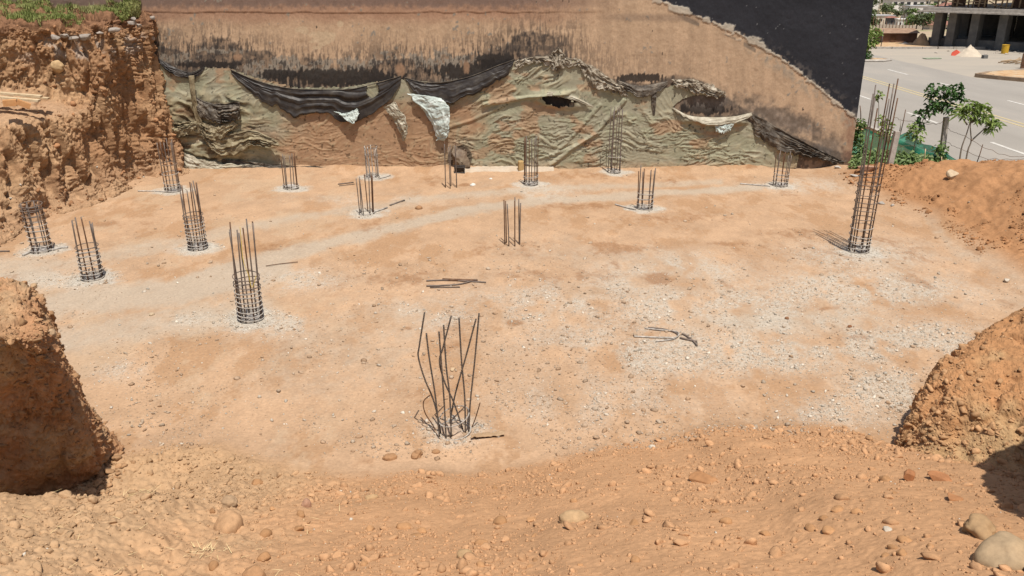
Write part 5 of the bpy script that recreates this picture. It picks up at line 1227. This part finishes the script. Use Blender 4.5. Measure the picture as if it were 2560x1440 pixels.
# far settlement down the slope
M_WHITE = noisy("white_render", (.55, .53, .49), (.68, .66, .62), .5, .9, 0)
M_CREAM = noisy("cream_render", (.46, .40, .32), (.56, .49, .4), .5, .9, 0)
M_ROOFR = noisy("red_roof", (.20, .09, .07), (.28, .14, .10), .6, .8, 0)
M_ROOFG = noisy("grey_roof", (.28, .27, .27), (.4, .39, .38), .6, .8, 0)
m_, t_, M_b = new_mat("window_dark", .3); M_b.inputs["Base Color"].default_value = (.03, .03, .035, 1); M_WIN = m_
def house(label, px, py, D, wd, hgt, wm, rm, flat=False, nwin=3):
    c = PD(px, py, D); c[2] = min(c[2], farz(D) + 1.2); rt = thing("house", label, "house", c); dp = wd * .7
    mb = MB(); mb.box((0, dp / 2, hgt / 2 - .6), (wd, dp, hgt + 1.2)); mb.build("house_wall", wm, rt)
    if flat:
        mb = MB(); mb.box((0, dp / 2, hgt + .12), (wd + .4, dp + .4, .25)); mb.build("roof", rm, rt)
    else:
        e = .5; V = np.array([(-wd / 2 - e, -e, hgt - .02), (wd / 2 + e, -e, hgt - .02), (wd / 2 + e, dp + e, hgt - .02), (-wd / 2 - e, dp + e, hgt - .02), (-wd / 4, dp / 2, hgt + wd * .18), (wd / 4, dp / 2, hgt + wd * .18)])
        mesh_obj("roof", V, [[0, 1, 5, 4], [1, 2, 5], [2, 3, 4, 5], [3, 0, 4], [3, 2, 1, 0]], rm, rt, None, False)
    for k in range(nwin):
        mb = MB(); mb.box((wd * ((k + .5) / nwin - .5), -.03, hgt * .55), (wd * .11, .08, hgt * .3)); mb.build("window", M_WIN, rt)
house("small white house with a dark doorway, nearest beyond the shack", 2256, 72, 240, 2.9, 2.4, M_WHITE, M_WHITE, True, 2)
house("long cream house with a flat roof at the left of the far slope", 2200, 60, 255, 8, 2.3, M_CREAM, M_ROOFG, True, 3)
house("grey small house right beside the cream one", 2228, 66, 245, 2.4, 2.3, M_DARKCONC, M_ROOFR, False, 1)
house("white house with a row of windows below the hill", 2300, 44, 330, 9, 4, M_WHITE, M_ROOFG, True, 4)
house("cream house with a dark red hipped roof at the top of the view", 2215, 8, 500, 14, 4, M_CREAM, M_ROOFR, False, 4)
house("long white house right of the red-roofed one", 2270, 20, 430, 16, 4.5, M_WHITE, M_ROOFR, False, 5)
house("pale terrace with a grey roof just under the top edge", 2320, 12, 470, 20, 4, M_CREAM, M_ROOFG, False, 5)
house("white block at the upper left beside the black wall", 2172, 14, 450, 10, 6, M_WHITE, M_ROOFG, True, 3)
house("cream bungalow half hidden by the slab of the unfinished building", 2390, 55, 300, 12, 4, M_CREAM, M_ROOFR, False, 4)
house("white bungalow seen between the pillars", 2352, 62, 270, 8, 3.4, M_WHITE, M_ROOFG, False, 3)
house("low cream house in the gap between the first two pillars", 2350, 88, 190, 5, 2.2, M_CREAM, M_ROOFR, False, 2)
mb = MB(PD(2160, 70, 215)); a_, b2_ = PD(2155, 66, 215), PD(2330, 72, 205)
a_[2] = farz(215); b2_[2] = farz(205); c = (a_ + b2_) / 2; dd_ = b2_ - a_
mb = MB(c); mb.box(c + np.array([0, 0, .5]), (np.linalg.norm(dd_), .2, 1.5), math.atan2(dd_[1], dd_[0])); o = mb.build("boundary_wall", M_CREAM); o.location = c; tag(o, "pale boundary wall running along the far slope", "wall")
a_, b2_ = PD(2150, 46, 300), PD(2335, 60, 270); mb = MB(a_); mb.box((a_ + b2_) / 2 + np.array([0, 0, 0]), (np.linalg.norm(b2_ - a_), .3, .7), math.atan2(b2_[1] - a_[1], b2_[0] - a_[0]), (0, -math.asin((b2_[2] - a_[2]) / np.linalg.norm(b2_ - a_)))); o = mb.build("guard_rail", M_DARKCONC); o.location = a_; tag(o, "long dark guard rail of a road crossing the far slope", "rail")
for k, (px, py, D, hg) in enumerate([(2178, 34, 300, 12), (2195, 40, 290, 10), (2256, 48, 300, 12), (2314, 55, 280, 11)]):
    c = PD(px, py, D); c[2] = farz(D)
    pole("lamp_post", ["lamp post far off, leftmost of the row, behind the black wall edge", "pale lamp post far off, second of the row", "lamp post far off above the small white house", "pale lamp post far off beside the first pillar"][k], c, c + np.array([0, 0, hg]), .13, M_CONC, "lamp post")
for k in range(14):
    px = 2172 + k * 8.2; c = PD(px, 78 + k * .35, 140); c[2] = farz(140)
    pole("fence_stake", "dark thin stake in the row before the boundary wall", c, c + np.array([0, 0, rr.uniform(1.3, 2.4)]), .06, M_RUST, "stake", group="stakes before the boundary wall")
fars = [(2172, 30, 330), (2188, 32, 300), (2206, 36, 310), (2222, 22, 360), (2240, 38, 300), (2262, 34, 330), (2282, 40, 320), (2300, 28, 380), (2318, 60, 230), (2276, 66, 215), (2290, 74, 200), (2305, 80, 185), (2240, 12, 450), (2200, 8, 480), (2290, 10, 450), (2325, 30, 380), (2180, 18, 420), (2256, 24, 400), (2330, 74, 200), (2212, 50, 260), (2170, 74, 150), (2360, 70, 240), (2345, 40, 330), (2375, 80, 200), (2250, 4, 560), (2310, 4, 560), (2190, 60, 235), (2278, 54, 260)]
for k, (px, py, D) in enumerate(fars):
    h_ = rr.uniform(2.8, 5.0) * (D / 300) ** .6; c = PD(px, py, D); c[2] = float(farz(D))
    cl_ = [(c + np.array([rr.uniform(-.35, .35) * h_, rr.uniform(-.2, .2) * h_, h_ * rr.uniform(.45, 1.0)]), (h_ * .24, h_ * .24, h_ * .17), 26) for _ in range(9)]
    plant("far_tree", "small round green tree scattered between the houses of the far slope", c, [[c - np.array([0, 0, .6]), c + np.array([0, 0, h_ * .7])]], cl_, LF_FAR if k % 3 else LF_MID, .11 * h_ + .25, .07 * h_ + .16, 500 + k, "trees of the far slope", .05 * h_, "tree")
